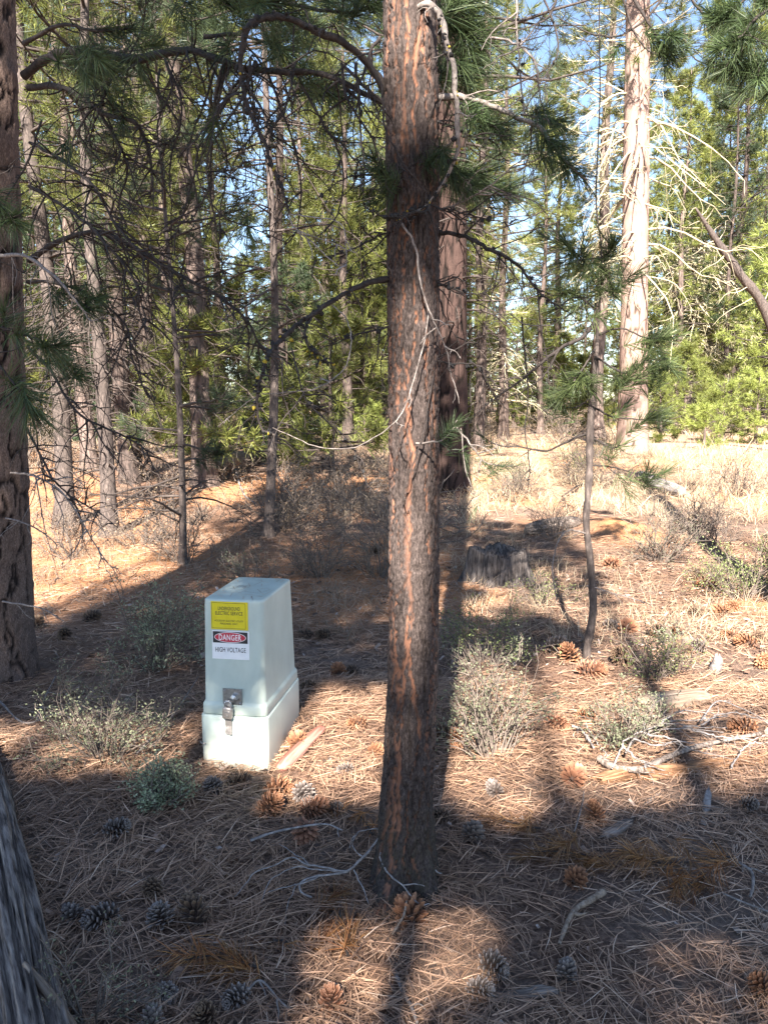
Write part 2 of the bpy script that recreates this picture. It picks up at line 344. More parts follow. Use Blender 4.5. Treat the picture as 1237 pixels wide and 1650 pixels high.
def fan(n, y0, y1, power=1.0, margin=.62, extra=.4):
    """points spread over the wedge of ground between two distances"""
    u = rng.random(n); y = np.sqrt(y0 ** 2 + (y1 ** 2 - y0 ** 2) * u ** power)
    x = (rng.random(n) * 2 - 1) * (y * margin * .87 + extra)
    return x, y
def make_litter():
    mb = MB()
    for n, y0, y1, w, l0, l1, layers in ((80000, 1.4, 4.6, .0026, .07, .18, .032), (70000, 4.4, 9.5, .0036, .08, .19, .026), (32000, 9, 19, .006, .12, .26, .03)):
        x, y = fan(n // 2, y0, y1); x = np.repeat(x, 2); y = np.repeat(y, 2); n = len(x)
        k = nz2(x, y, 1.6, 41); keep = rng.random(n) < ss(.22, .5, k) * .65 + .35
        keep &= (((x - 2.95) / .5) ** 2 + ((y - 9.6) / .75) ** 2 > 1) | (rng.random(n) < .12)
        x, y, k = x[keep], y[keep], k[keep]; m = len(x)
        pid = (x * 7919.3 + y * 104.729) % 1.0; flow = (nz2(x, y, .9, 55) - .5) * 5 + (pid - .5) * 3.6 + rng.normal(0, .07, m)
        tilt = np.abs(rng.normal(0, .13, m))
        D = unit(np.stack([np.cos(flow), np.sin(flow) * 1.0, tilt], -1))
        B = np.stack([x, y, H(x, y) + .003 + layers * (pid * 3.3 % 1.0) * (.3 + k)], -1)
        L = (.35 * l0 + (l1 - .35 * l0) * np.clip(pid * 1.7 % 1.0, 0, 1) ** .8) * (.9 + .2 * rng.random(m))
        S = unit(np.cross(D, np.array([0, 0, 1.0])) + rng.normal(0, .35, (m, 3)))
        bend = np.cross(D, [0, 0, 1.0]) * (rng.normal(0, .16, m) * L)[:, None]; bend[:, 2] -= .012 * rng.random(m)
        # colour patches: fresher orange needles and old greyed ones
        ton = np.clip(.5 * rng.random(m) + .5 * nz2(x, y, .8, 77) + rng.normal(0, .16, m), 0, 1)
        ribbons(mb, B, D, L, w * (.8 + .5 * rng.random(m)), bend, np.stack([ton, rng.random(m), rng.random(m)], -1), 2, S)
    o = mb.build('needle_litter', M['litter']); tag(o, 'loose tan and orange pine needles strewn over the forest floor', 'needles', kind='stuff')
make_litter()

def make_debris():
    mb = MB(); n = 9000; x, y = fan(n, 1.4, 8.0, .8); k = nz2(x, y, 2.3, 91); keep = rng.random(n) < ss(.35, .6, k) + .1; x, y = x[keep], y[keep]; m = len(x)
    a = rng.random(m) * 6.28; d = np.stack([np.cos(a), np.sin(a), rng.normal(0, .35, m)], -1); d = unit(d); s = perp(d, np.array([[0, 0, 1.0]]) + rng.normal(0, .5, (m, 3))); w = np.cross(d, s)
    L = (.006 + .022 * rng.random(m) ** 2)[:, None]; Wd = L * (.25 + .5 * rng.random((m, 1))); T = .0025; c = np.stack([x, y, H(x, y) + .006 + .018 * rng.random(m)], -1)
    V = np.stack([c - d * L - s * Wd * .6, c - d * L * .7 + s * Wd, c + d * L + s * Wd * .5, c + d * L * .8 - s * Wd, c + w * T * 2], 1)
    o = np.arange(m)[:, None] * 5
    for t in ([0, 1, 4], [1, 2, 4], [2, 3, 4], [3, 0, 4]): pass
    T_ = np.concatenate([o + np.array(t) for t in ([0, 1, 4], [1, 2, 4], [2, 3, 4], [3, 0, 4])])
    mb.add(V, None, T_, np.repeat(rng.random((m, 3)), 5, 0))
    tag(mb.build('bark_debris', needle_mat('bark_debris', [(.035, .022, .018), (.13, .075, .05), (.24, .16, .12), (.34, .29, .26)], .8, 0)), 'bark flakes and broken cone bits littering the needles', 'debris', kind='stuff')
make_debris()

# ------------------------------------------------------------------ trees
def bark_trunk(mb, Cn, Rd, k, seed, cell, stretch, wid, depth, flake, moss_z=None, rag=.5, flare=.25, lines=0):
    Cn = np.asarray(Cn, float); Rd = np.asarray(Rd, float); n = len(Cn)
    th = np.arange(k) * 2 * math.pi / k
    d = np.stack([np.cos(th), np.sin(th), np.zeros(k)], -1)
    q = d[None] * Rd[:, None, None]; q = np.concatenate([q[..., :2], np.repeat(Cn[:, None, 2:3], k, 1) / stretch], -1) / cell
    q = q + (fbm(q * .45, seed + 5, 2)[..., None] - .5) * np.array([1.1, 1.1, .3])
    nn = fbm(q, seed, 2); rid = 1 - np.abs(2 * nn - 1) * 2.6
    fl = fbm(np.concatenate([d[None] * np.ones((n, 1, 1)) * Rd[:, None, None], ], -1)[..., [0, 1, 2]] * np.array([1, 1, 0]) / (cell * .22) + np.stack([np.zeros((n, k)), np.zeros((n, k)), np.repeat(Cn[:, None, 2], k, 1) / (cell * .5)], -1), seed + 31, 3)
    fur = ss(1 - wid, 1 - wid * .3, rid + rag * (fl - .5))
    lowf = 1.0
    if lines:
        crack = fur * .8; fur = np.zeros((n, k)); zz = Cn[:, 2]
        for i in range(lines):
            nzz = lambda f, o_: fbm(np.stack([zz * f, np.full(n, i * 7.3 + o_), np.zeros(n)], -1), seed + o_, 2)
            cth = 2 * math.pi * (i + .3 * math.sin(i * 5.1)) / lines + .62 * (nzz(1.7, 1) - .5) * 2 + .34 * (nzz(8, 2) - .5) * 2
            wdt = .0004 + .0066 * ss(.40, .68, nzz(3.2, 3)) ** 1.2
            dst = np.abs((th[None] - cth[:, None] + math.pi) % (2 * math.pi) - math.pi) * Rd[:, None] + .0125 * (fl - .5) * 2 + .006 * (nn - .5)
            fur = np.maximum(fur, 1 - ss(wdt[:, None] * .35, wdt[:, None] * 1.25 + .0015, dst))
        lowf = .35 + .65 * ss(.34, .52, fbm(q * np.array([.6, .6, .4]), seed + 77, 2)); fl = fl * (1 - .75 * crack * (1 - fur)); fur_c = fur; fur = np.maximum(fur, crack)
    disp = -depth * fur + flake * (fl - .5) * 2 * (1 - fur * .8)
    rr = Rd[:, None] + disp + .05 * Rd[:, None] * 2 * (fbm(q * np.array([.35, .35, .8]), seed + 91, 2) - .5)
    # buttress-like unevenness
    hb = Cn[:, 2] - Cn[0, 2]; lob = .5 + .5 * np.cos(th * 4 + seed + 1.3 * np.cos(th * 2 + 1)); rr = rr + Rd[:, None] * flare * np.exp(-np.maximum(hb - .12, 0) / .10)[:, None] * lob[None]
    V = Cn[:, None] + d[None] * rr[..., None]
    moss = np.zeros((n, k))
    if moss_z is not None: moss = ss(moss_z, moss_z - .25, Cn[:, None, 2] + .2 * fl) * ss(.45, .6, fl) * .45
    idx = np.arange(n * k).reshape(n, k)
    Q = np.stack([idx[:-1], np.roll(idx[:-1], -1, 1), np.roll(idx[1:], -1, 1), idx[1:]], -1).reshape(-1, 4)
    mb.add(V, Q, None, np.stack([(fur_c if lines else fur) * lowf, fl * (1 - .3 * fur), moss], -1).reshape(-1, 3))

def curves(B, D, L, N, droop, up, wob):
    t = np.linspace(0, 1, N)[None, :, None]; m = len(B); L = np.broadcast_to(L, m)[:, None, None]
    P = B[:, None] + D[:, None] * L * t
    dz = (-np.broadcast_to(droop, m)[:, None] * t[..., 0] ** 2 + np.broadcast_to(up, m)[:, None] * t[..., 0] ** 3) * L[..., 0]
    P[..., 2] += dz
    a = perp(D); b = np.cross(D, a); ph = rng.random((m, 2, 1)) * 6.28; fr = 3 + 5 * rng.random((m, 2, 1))
    w1 = (np.sin(fr[:, 0] * t[..., 0] + ph[:, 0]) - np.sin(ph[:, 0])) * t[..., 0]; w2 = (np.sin(fr[:, 1] * t[..., 0] + ph[:, 1]) - np.sin(ph[:, 1])) * t[..., 0]
    return P + (a[:, None] * w1[..., None] + b[:, None] * w2[..., None]) * L * wob
def taper(m, N, r0, r1):
    t = np.linspace(0, 1, N)[None]; r0 = np.broadcast_to(r0, m)[:, None]; r1 = np.broadcast_to(r1, m)[:, None]
    return r0 + (r1 - r0) * t ** .8
def offshoots(P, n, lo, hi, l0, l1, tmin=.2, side=.9, flat=.35):
    """start points, directions and lengths of n side shoots on each of the curves P"""
    m, N, _ = P.shape; t = tmin + (1 - tmin) * rng.random((m, n)); f = t * (N - 1); i = np.minimum(f.astype(int), N - 2); w = (f - i)[..., None]
    r = np.arange(m)[:, None]; B = P[r, i] * (1 - w) + P[r, i + 1] * w; T = unit(P[r, i + 1] - P[r, i])
    s = rng.normal(size=(m, n, 3)); s[..., 2] *= flat; s = unit(s - (s * T).sum(-1, keepdims=True) * T)
    an = np.radians(lo + (hi - lo) * rng.random((m, n)))[..., None]
    D = unit(T * np.cos(an) + s * np.sin(an)); L = (l0 + (l1 - l0) * rng.random((m, n))) * (1.15 - .7 * t)
    return B.reshape(-1, 3), D.reshape(-1, 3), L.ravel()

def pine_geo(Ht, r, zc, blen, seed, n_dead=30, dead_len=1.3, lod=1, zd=.8, lean=(0, 0), tuft_n=16, nl=.17, nw=.009, whorl=.42, twig_k=3, top_vis=99, dense=1.0, tw=1.0):
    """wood and needle builders of a pine standing at the origin; limbs merge into the trunk axis"""
    global rng
    keep = rng; rng = np.random.default_rng(seed)
    limb, ndl, tr = MB(), MB(), MB()
    nz = 26; z = np.concatenate([[-.25], np.linspace(0, 1, nz) ** 1.15 * Ht]); cr = lambda q: np.stack([lean[0] * q + .05 * np.sin(q * .9 + seed), lean[1] * q + .05 * np.cos(q * .7 + seed * 2), q], -1)
    C = cr(z); Rr = r * np.maximum(1 - z / Ht * .93, .02) * (1 + .45 * np.exp(-np.maximum(z, 0) / (r * 1.6)))
    k = 14 if lod else 9
    th = np.arange(k) * 2 * math.pi / k; dd = np.stack([np.cos(th), np.sin(th), np.zeros(k)], -1)
    nq = fbm(np.concatenate([dd[None, :, :2] * 2.2 * np.ones((len(z), 1, 1)), np.repeat(z[:, None, None] * .8, k, 1)], -1), seed, 3)
    V = C[:, None] + dd[None] * (Rr[:, None] * (.86 + .28 * nq))[..., None]
    idx = np.arange(len(z) * k).reshape(len(z), k)
    tr.add(V, np.stack([idx[:-1], np.roll(idx[:-1], -1, 1), np.roll(idx[1:], -1, 1), idx[1:]], -1).reshape(-1, 4), None, np.repeat(rng.random((1, 3)), V.shape[0] * V.shape[1], 0))
    ra = lambda q: r * np.maximum(1 - q / Ht * .93, .02)
    if n_dead:
        zz = zd + (zc - zd) * rng.random(n_dead) ** .75; az = rng.random(n_dead) * 6.283
        D = unit(np.stack([np.cos(az), np.sin(az), rng.normal(.05, .25, n_dead)], -1)); B = cr(zz) + D * (ra(zz) * .6)[:, None] * np.array([1, 1, 0])
        L = dead_len * (.35 + .75 * rng.random(n_dead)); P = curves(B, D, L, 7, .2 + .8 * rng.random(n_dead), .10, .10)
        tubes(limb, P, taper(n_dead, 7, (.005 + .008 * L) * (.6 + .4 * tw), .0022 * tw), 4)
        if twig_k:
            B2, D2, L2 = offshoots(P, twig_k, 30, 75, .15, .55, .25, flat=.8); L2 = L2 * np.repeat(L, twig_k) * .8
            P2 = curves(B2, D2, L2, 5, .9 * rng.random(len(B2)), .0, .16); tubes(limb, P2, taper(len(B2), 5, .0036 * tw if lod else .008, .0015 * tw if lod else .004), 3)
    nw_ = int((Ht - zc) / whorl)
    zz = np.repeat(zc + (Ht - zc) * (np.arange(nw_) + .3) / nw_, 5) + rng.normal(0, .08, nw_ * 5)
    sel = rng.random(len(zz)) < .85 * dense; zz = np.minimum(zz[sel], Ht - .2); m = len(zz)
    prof = np.clip((Ht - zz) / (Ht - zc), 0, 1) ** .7 * (.35 + .65 * ss(-.05, .25, (zz - zc) / (Ht - zc)))
    L = blen * prof * (.6 + .6 * rng.random(m)) + .25; az = rng.random(m) * 6.283
    D = unit(np.stack([np.cos(az), np.sin(az), .02 + .5 * (zz - zc) / (Ht - zc) + rng.normal(0, .12, m)], -1)); B = cr(zz)
    P = curves(B, D, L, 8, .35, .40, .04); tubes(limb, P[:, [0, 2, 4, 6, 7]], taper(m, 5, .008 + .012 * L, .004), 4)
    ns = 7; B2, D2, L2 = offshoots(P, ns, 25, 65, .18, .38, .3, flat=.45); L2 = L2 * np.repeat(L, ns) + .06
    P2 = curves(B2, D2, L2, 5, .1, .25, .05); vis = B2[:, 2] < top_vis; tubes(limb, P2[vis][:, [0, 2, 4]], taper(vis.sum(), 3, .006, .003), 3)
    tips = np.concatenate([P[:, -1], P2[:, -1], P2[:, 3]]); dr = np.concatenate([P[:, -1] - P[:, -2], P2[:, -1] - P2[:, -2], P2[:, 3] - P2[:, 2]])
    dr = unit(unit(dr) + np.array([0, 0, .25]))
    hid = (tips[:, 2] > top_vis) & (rng.random(len(tips)) < .72)
    tufts(ndl, tips[~hid], dr[~hid], tuft_n, nl, nw, .12, 20, 80, .03, 1)
    rng = keep
    return tr, limb, ndl

def stand(px, py, wpx, label, Ht, zc, blen, seed, bark='bark_mid', name='pine_tree', needles='needle_far', lean=(0, 0), group='pines of the forest behind', limbm='limb_mid', dist=None, **kw):
    g = ground(px, py) if dist is None else None
    if dist is not None:
        q = at(px, py, dist); g = np.array([q[0], q[1], float(H(q[0], q[1]))])
    dep = depth_of(g); r = wpx * dep / FPX / 2
    root = empty(name, g, label, 'tree', group)
    tr, li, nd = pine_geo(Ht, r, zc, blen, seed, lean=lean, tw=max(1.0, dep / 8), **{'top_vis': 2.2 + .58 * dep, **kw})
    o = link('trunk', tr.mesh('trunk', M[bark]), root); link('branches', li.mesh('branches', M[limbm], smooth=True), root)
    if nd.n: link('crown', nd.mesh('crown', M[needles]), root)
    return root, g

# ---- the pine in the middle, its bark built as plates and orange furrows
g0 = ground(651, 1412)
main = empty('pine_tree', g0, 'slim foreground pine with orange furrowed bark right of the pedestal', 'tree')
def main_path(z):
    z = np.asarray(z, float)
    px = np.interp(z, [-.2, 0, .25, .9, 1.7, 2.6, 3.3, 6, 14], [650, 651, 653, 664, 664, 661, 655, 640, 600])
    dep = 3.02 - (z - 0) * math.sin(PITCH)
    x = (px - CX) / FPX * dep
    return np.stack([x, np.full_like(z, g0[1]) + .0 * z, z + g0[2]], -1)
def main_rad(z):
    return np.interp(z, [-.2, 0, .12, .4, 1.2, 3.2, 6, 14], [.165, .120, .103, .090, .0845, .0845, .072, .01])
zs = np.concatenate([np.arange(-.15, 3.5, .0095), np.linspace(3.52, 14, 40)])
tb = MB(); bark_trunk(tb, main_path(zs), main_rad(zs), 136, 3, .022, 5.0, .20, .0095, .0080, moss_z=.55, rag=.5, flare=.75, lines=17)
tb.build('trunk', M['bark_main'], main)

# ---- pine at the left edge
g1 = ground(2, 1088)
left = empty('pine_tree', g1, 'dark thick-barked pine cut off by the left edge of the view', 'tree')
def left_path(z): z = np.asarray(z, float); return np.stack([g1[0] + .038 * np.minimum(z, 5), np.full_like(z, g1[1]), z + g1[2]], -1)
zs = np.concatenate([np.arange(-.2, 4.4, .02), np.linspace(4.45, 13, 40)])
tb = MB(); bark_trunk(tb, left_path(zs), np.interp(zs, [-.2, 0, .3, 1.5, 4.5, 13], [.25, .225, .20, .185, .17, .01]), 110, 8, .062, 3.6, .26, .018, .011, rag=.9)
tb.build('trunk', M['bark_left'], left)

# ---- reddish pine right behind the middle one
g2 = ground(728, 797)
second = empty('pine_tree', g2, 'reddish trunked large pine directly behind the middle pine', 'tree')
zs = np.concatenate([np.arange(-.3, 9.5, .05), np.linspace(9.6, 18, 30)])
tb = MB(); bark_trunk(tb, np.stack([g2[0] - .012 * zs, np.full_like(zs, g2[1]), zs + g2[2]], -1), np.interp(zs, [-.3, 0, .5, 2, 9, 18], [.37, .34, .27, .235, .19, .02]), 80, 12, .11, 4, .30, .022, .008)
tb.build('trunk', M['bark_red_shaded'], second)
tr, li, nd = pine_geo(18, .24, 4.4, 2.6, 12, tw=1.6, n_dead=40, dead_len=1.3, zd=2.2, tuft_n=26, nw=.006, top_vis=9)
link('branches', li.mesh('branches', M['limb_mid']), second); link('crown', nd.mesh('crown', M['needle_dark']), second)

# ---- tall sunlit pine on the right
g3 = ground(1018, 730)
big = empty('pine_tree', g3, 'tall sunlit pine with pale pinkish trunk at the meadow edge', 'tree')
zs = np.concatenate([np.arange(-.3, 12, .07), np.linspace(12.1, 22, 30)])
tb = MB(); bark_trunk(tb, np.stack([g3[0] - .03 * zs, np.full_like(zs, g3[1]), zs + g3[2]], -1), np.interp(zs, [-.3, 0, .6, 2, 9, 22], [.42, .385, .33, .30, .25, .02]), 90, 16, .24, 2.4, .13, .018, .008, rag=.35)
tb.build('trunk', M['bark_big'], big)
tr, li, nd = pine_geo(22, .32, 7.8, 2.6, 16, n_dead=60, dead_len=2.3, zd=3.6, tuft_n=22, nl=.2, nw=.012, twig_k=7, top_vis=12, lean=(-.03, 0), tw=2.2)
link('branches', li.mesh('branches', M['twig_lichen']), big); link('crown', nd.mesh('crown', M['needle_far']), big)

# ---- pines one can tell apart further in
MID = [
 (107, 846, 36, 'dark straight pine nearest to the left edge pine, its left flank sunlit', 13, 3.4, 1.7, 31, 'bark_sap', dict(n_dead=78, lean=(-.03, 0), zd=.5, needles='needle_dark')),  # dark sapling bark puts the crowns' shade into the trunk colour
 (172, 864, 31, 'grey-brown slim pine just right of the dark straight pine', 11, 3.2, 1.5, 32, 'bark_sap', dict(n_dead=74, lean=(.0, .02), zd=.8, needles='needle_far')),  # shade of other crowns painted in by the darker bark
 (143, 754, 30, 'reddish pine trunk standing in the sunny gap far behind on the left', 14, 4.1, 1.7, 33, 'bark_pale', dict(n_dead=44, lean=(-.03, 0))),
 (209, 778, 36, 'brown barked pine of the leaning pair behind the slim grey-brown pine', 15, 3.8, 1.8, 34, 'bark_mid', dict(n_dead=51, lean=(-.025, 0))),
 (243, 716, 30, 'mossy yellowish pine trunk left of the thin dark sapling', 16, 3.7, 2.0, 35, 'bark_mid', dict(n_dead=40, needles='needle_far')),
 (337, 782, 42, 'wide pale pine trunk with a dark shaded base above the pedestal', 17, 4.0, 1.9, 36, 'bark_pale', dict(n_dead=64, lean=(-.05, 0), zd=1.2)),
 (437, 866, 20, 'thin crooked dark pine between the pedestal and the middle pine', 10.5, 5.4, 1.3, 37, 'bark_sap', dict(n_dead=61, lean=(.015, .0), zd=.8, needles='needle_dark', tuft_n=26)),
 (291, 912, 15, 'thin dark sapling standing where sunlit litter meets shade on the left', 6.2, .95, .85, 38, 'bark_sap', dict(n_dead=17, zd=.4, needles='needle_dark', whorl=.3, tuft_n=26, nw=.005, nl=.12, dense=.6)),
 (457, 742, 22, 'straight sunlit orange pine stem behind the crooked dark pine', 15, 4.1, 1.8, 39, 'bark_mid', dict(n_dead=40)),
 (523, 700, 18, 'bushy dark green young pine in the shaded middle distance', 9, 1.3, 1.7, 40, 'bark_mid', dict(n_dead=10, needles='needle_far', tuft_n=20, nw=.011)),
 (602, 690, 26, 'rust stained dark trunk just left of the middle pine', 16, 3.7, 2.0, 41, 'bark_mid', dict(n_dead=44, needles='needle_far')),
 (560, 676, 20, 'slender dark trunk left of the rust stained one', 15, 3.1, 1.9, 42, 'bark_mid', dict(n_dead=34, needles='needle_far')),
 (400, 705, 18, 'slim pine under the blue sky gap left of centre', 5.2, 2.0, 1.4, 43, 'bark_mid', dict(n_dead=17, needles='needle_far', tuft_n=18, nw=.011)),
 (770, 726, 22, 'dark pine close behind the reddish trunked pine', 13, 3.0, 1.9, 44, 'bark_mid', dict(n_dead=51, needles='needle_far')),
 (808, 708, 19, 'pinkish slim pine with dead twigs left of the dark sapling', 13, 2.8, 1.6, 45, 'bark_pale', dict(n_dead=64, zd=1, lean=(-.005, 0), needles='needle_far', limbm='twig_lichen')),
 (868, 700, 13, 'narrow pale pine stem between the pinkish pine and the dark sapling', 12, 3.3, 1.5, 46, 'bark_pale', dict(n_dead=40)),
 (960, 706, 28, 'pale pine trunk left of the tall sunlit pine', 19, 6.4, 2.2, 47, 'bark_pale', dict(n_dead=61, zd=3.4, limbm='twig_lichen', twig_k=5)),
 (1152, 676, 21, 'dark upright trunk right of the tall sunlit pine', 15, 7.0, 1.9, 48, 'bark_mid', dict(n_dead=81, zd=2.4, limbm='twig_lichen', twig_k=6, dead_len=2.2)),
 (1105, 690, 17, 'dead lichen-covered tree with tangled pale branches beside the tall sunlit pine', 9, 7.6, .9, 49, 'bark_mid', dict(n_dead=187, zd=2.0, limbm='twig_lichen', twig_k=9, dead_len=2.6, tuft_n=2)),
 (1192, 676, 13, 'narrow pinkish stem at the right among young pines', 11, 3.6, 1.6, 50, 'bark_pale', dict(n_dead=40)),
 (1228, 668, 20, 'shaded pine at the right edge above the young pines', 15, 2.4, 2.2, 51, 'bark_mid', dict(n_dead=27, needles='needle_far')),
]
for px, py, w, lab, Ht, zc, bl, sd, bk, kw in MID:
    stand(px, py, w * .82, lab, Ht, zc, bl, sd, bk, **kw)
# leaning snag propped on the dark upright trunk
lp = [at(1290, 640, 17.5), at(1240, 520, 17.2), at(1190, 440, 17.0), at(1152, 385, 16.8), at(1120, 335, 16.6)]
snag = empty('leaning_trunk', (lp[0][0], lp[0][1], float(H(lp[0][0], lp[0][1]))), 'dead leaning trunk resting diagonally against the dark upright trunk', 'snag')
lp = [np.array(snag.location)] + lp[1:]
tb = MB(); c = catmull(lp, 30); tubes(tb, c[None], np.interp(np.arange(30), [0, 20, 29], [.12, .08, .02])[None] * (1 + .1 * np.sin(np.arange(30) * 1.7)), 12); tb.build('trunk', M['bark_sap'], snag)
tb = MB(); B, D, L = offshoots(c[None], 16, 40, 80, .5, 1.3, .3, flat=.9); P = curves(B, D, L, 7, .3, 0, .1); tubes(tb, P, taper(len(B), 7, .012, .003), 4); tb.build('branches', M['twig_lichen'], snag)

# ---- young bushy pines at the meadow edge
YOUNG = [(1098, 700, 3.1, 'bright yellow-green young pine right of the tall sunlit trunk'), (1060, 712, 1.9, 'low bright young pine at the foot of the tall sunlit trunk'),
         (1165, 712, 1.7, 'low spreading young pine in front of the narrow pinkish stem'), (1218, 716, 1.9, 'low spreading young pine at the right edge of the meadow'),
         (1135, 724, 1.1, 'knee-high young pine in front of the bright yellow-green one'), (828, 690, 2.3, 'small sunlit pine beside the pinkish slim pine'),
         (905, 688, 2.9, 'sunlit young pine behind the dark sapling'), (585, 720, 1.1, 'small bright green seedling pine by the fallen branch left of the middle pine')]
for i, (px, py, hh, lab) in enumerate(YOUNG):
    stand(px, py, 6, lab, hh, .12, hh * .36, 70 + i, 'bark_pale', 'young_pine', 'needle_young', n_dead=0, whorl=.17, tuft_n=15, nl=.13, nw=.011, group='young pines at the meadow edge')

# ---- the distant forest: individuals that share a few meshes
PROTO = []
for i in range(6):
    Ht = [15, 18, 13, 20, 16, 14][i]; zc = [3.4, 5.0, 2.4, 5.5, 2.0, 4.2][i]
    tr, li, nd = pine_geo(Ht, .155, zc, [1.9, 2.2, 1.7, 2.3, 2.0, 1.8][i], 200 + i, n_dead=26, dead_len=1.4, lod=0, tuft_n=9, nl=.26, nw=.024, whorl=.5, twig_k=3)
    PROTO.append((tr.mesh('trunk', M['bark_mid']), li.mesh('branches', M['limb_mid']), nd.mesh('crown', M['needle_far'])))
frs = np.random.default_rng(5); placed = []
MARKS = [(-999, 'left edge pine'), (20, 'left edge pine'), (107, 'dark straight pine'), (172, 'slim grey-brown pine'), (243, 'mossy yellowish pine'), (290, 'thin dark sapling'), (337, 'wide pale pine'), (400, 'blue sky gap'), (440, 'crooked dark pine'), (523, 'bushy dark green pine'), (602, 'rust stained trunk'), (660, 'middle pine'),
         (728, 'reddish pine'), (808, 'pinkish slim pine'), (868, 'narrow pale stem'), (950, 'dark sapling'), (1018, 'tall sunlit pine'), (1105, 'dead lichen-covered tree'), (1152, 'dark upright trunk'), (1192, 'narrow pinkish stem'), (1237, 'right edge'), (9999, 'right edge')]
ORD = 'nearest,second nearest,third nearest,fourth nearest,fifth nearest,sixth nearest,seventh nearest,eighth nearest,ninth nearest,tenth nearest,eleventh nearest,twelfth nearest,thirteenth nearest,fourteenth nearest,fifteenth nearest,sixteenth nearest,seventeenth nearest,eighteenth nearest,nineteenth nearest,twentieth nearest'.split(',')
def name_by_marks(roots, noun):
    bins = {}
    for r in roots:
        px = CX + FPX * r.location.x / r.location.y; i = max(j for j in range(len(MARKS)) if MARKS[j][0] <= px); bins.setdefault(i, []).append(r)
    for i, L in bins.items():
        L.sort(key=lambda r: r.location.y); a, b = MARKS[i][1], MARKS[min(i + 1, len(MARKS) - 1)][1]
        for k, r in enumerate(L):
            w = 'behind the %s' % a if a == b else 'between %s and %s' % (a, b)
            r['label'] = '%s %s, %s there' % (noun, w, ORD[min(k, 19)])
far_roots = []; young_roots = []
def ownmat(o, m): o.material_slots[0].link = 'OBJECT'; o.material_slots[0].material = M[m]; return o
def far_tree(x, y, k, sc, rot, dark, pale):
    root = empty('distant_pine', (x, y, float(H(x, y)) - .05), 'distant pine trunk and crown lost among many in the forest behind', 'tree', 'distant pines filling the forest behind')
    root.rotation_euler = (0, 0, rot); root.scale = (sc, sc, sc * (.92 + .16 * frs.random()))
    far_roots.append(root); tA, li, c1 = PROTO[k]
    ownmat(link('trunk', tA, root), 'bark_pale' if pale else 'bark_mid'); link('branches', li, root); ownmat(link('crown', c1, root), 'needle_dark' if dark else 'needle_far')
tries = 0
while len(placed) < 140 and tries < 6000:
    tries += 1
    y = 19 + 75 * frs.random() ** 1.25; px = -60 + 1360 * frs.random(); x = (px - CX) / FPX * y
    if 365 < px < 440 and y < 90: continue
    if px > 740 and y < 27: continue
    if 740 < px < 1040 and frs.random() < .55: continue
    if px >= 1040 and frs.random() < .15: continue
    if any((x - a) ** 2 + (y - b) ** 2 < (1.7 + y * .012) ** 2 for a, b in placed): continue
    placed.append((x, y)); far_tree(x, y, int(frs.integers(6)), .75 + .5 * frs.random(), frs.random() * 6.28, frs.random() < (.18 if px < 740 else .05), frs.random() < .45)

for px_, y_, k_, s_ in ((1082, 31, 2, 1.05), (1128, 37, 4, 1.1), (1060, 44, 0, 1.15), (1108, 52, 1, 1.2)): far_tree((px_ - CX) / FPX * y_, y_, k_, s_, y_ * 1.7, False, True)
YP = []
for i in range(5):
    Ht = [2.2, 3.4, 4.6, 6.0, 3.0][i]
    tr, li, nd = pine_geo(Ht, .045, [.25, .4, .7, 1.1, .3][i], Ht * .27 + .2, 260 + i, n_dead=6, dead_len=.5, lod=0, tuft_n=13, nl=.19, nw=.014, whorl=.30, twig_k=2, zd=.2)
    YP.append((tr.mesh('trunk', M['bark_mid']), li.mesh('branches', M['limb_mid']), nd.mesh('crown', M['needle_far'])))
cnt = tries = 0; yplaced = []
while cnt < 95 and tries < 6000:
    tries += 1
    y = 13 + 50 * frs.random() ** 1.4; px = -40 + 1320 * frs.random(); x = (px - CX) / FPX * y
    if px > 745 and y < 24: continue
    if px < 330 and y < 17: continue
    if 630 < px < 745 and y < 18: continue
    if any((x - a) ** 2 + (y - b) ** 2 < 1.4 for a, b in yplaced): continue
    yplaced.append((x, y)); cnt += 1; k = int(frs.integers(5)); sc = .7 + .6 * frs.random()
    root = empty('understory_pine', (x, y, float(H(x, y)) - .05), 'young bushy pine lost in the undergrowth of the forest behind', 'tree', 'young pines in the undergrowth behind')
    root.rotation_euler = (0, 0, frs.random() * 6.28); root.scale = (sc, sc, sc)
    young_roots.append(root); tA, li, cs = YP[k]; link('trunk', tA, root); link('branches', li, root)
    ownmat(link('crown', cs, root), ('needle_young' if frs.random() < .6 else 'needle_far') if px > 780 else ('needle_dark' if frs.random() < .25 else 'needle_far'))
name_by_marks(far_roots, 'distant pine'); name_by_marks(young_roots, 'bushy understory pine')
def far_wood():
    n = 5200; u = frs.random(n); y = 92 + 40 * frs.random(n); x = (frs.random(n) * 2 - 1) * 95; top = 7 + 9 * nz2(x, y, .12, 5)
    z = H(x, y) + top * frs.random(n) ** .8; mb = MB(); tufts(mb, np.stack([x, y, z], -1), np.stack([frs.normal(0, 1, n), frs.normal(0, 1, n), np.ones(n)], -1), 8, .9, .16, .5, 10, 90, .1, 1)
    tag(mb.build('far_wood', M['needle_far']), 'far mass of trees closing the view behind the pines', 'forest', kind='stuff')
far_wood()

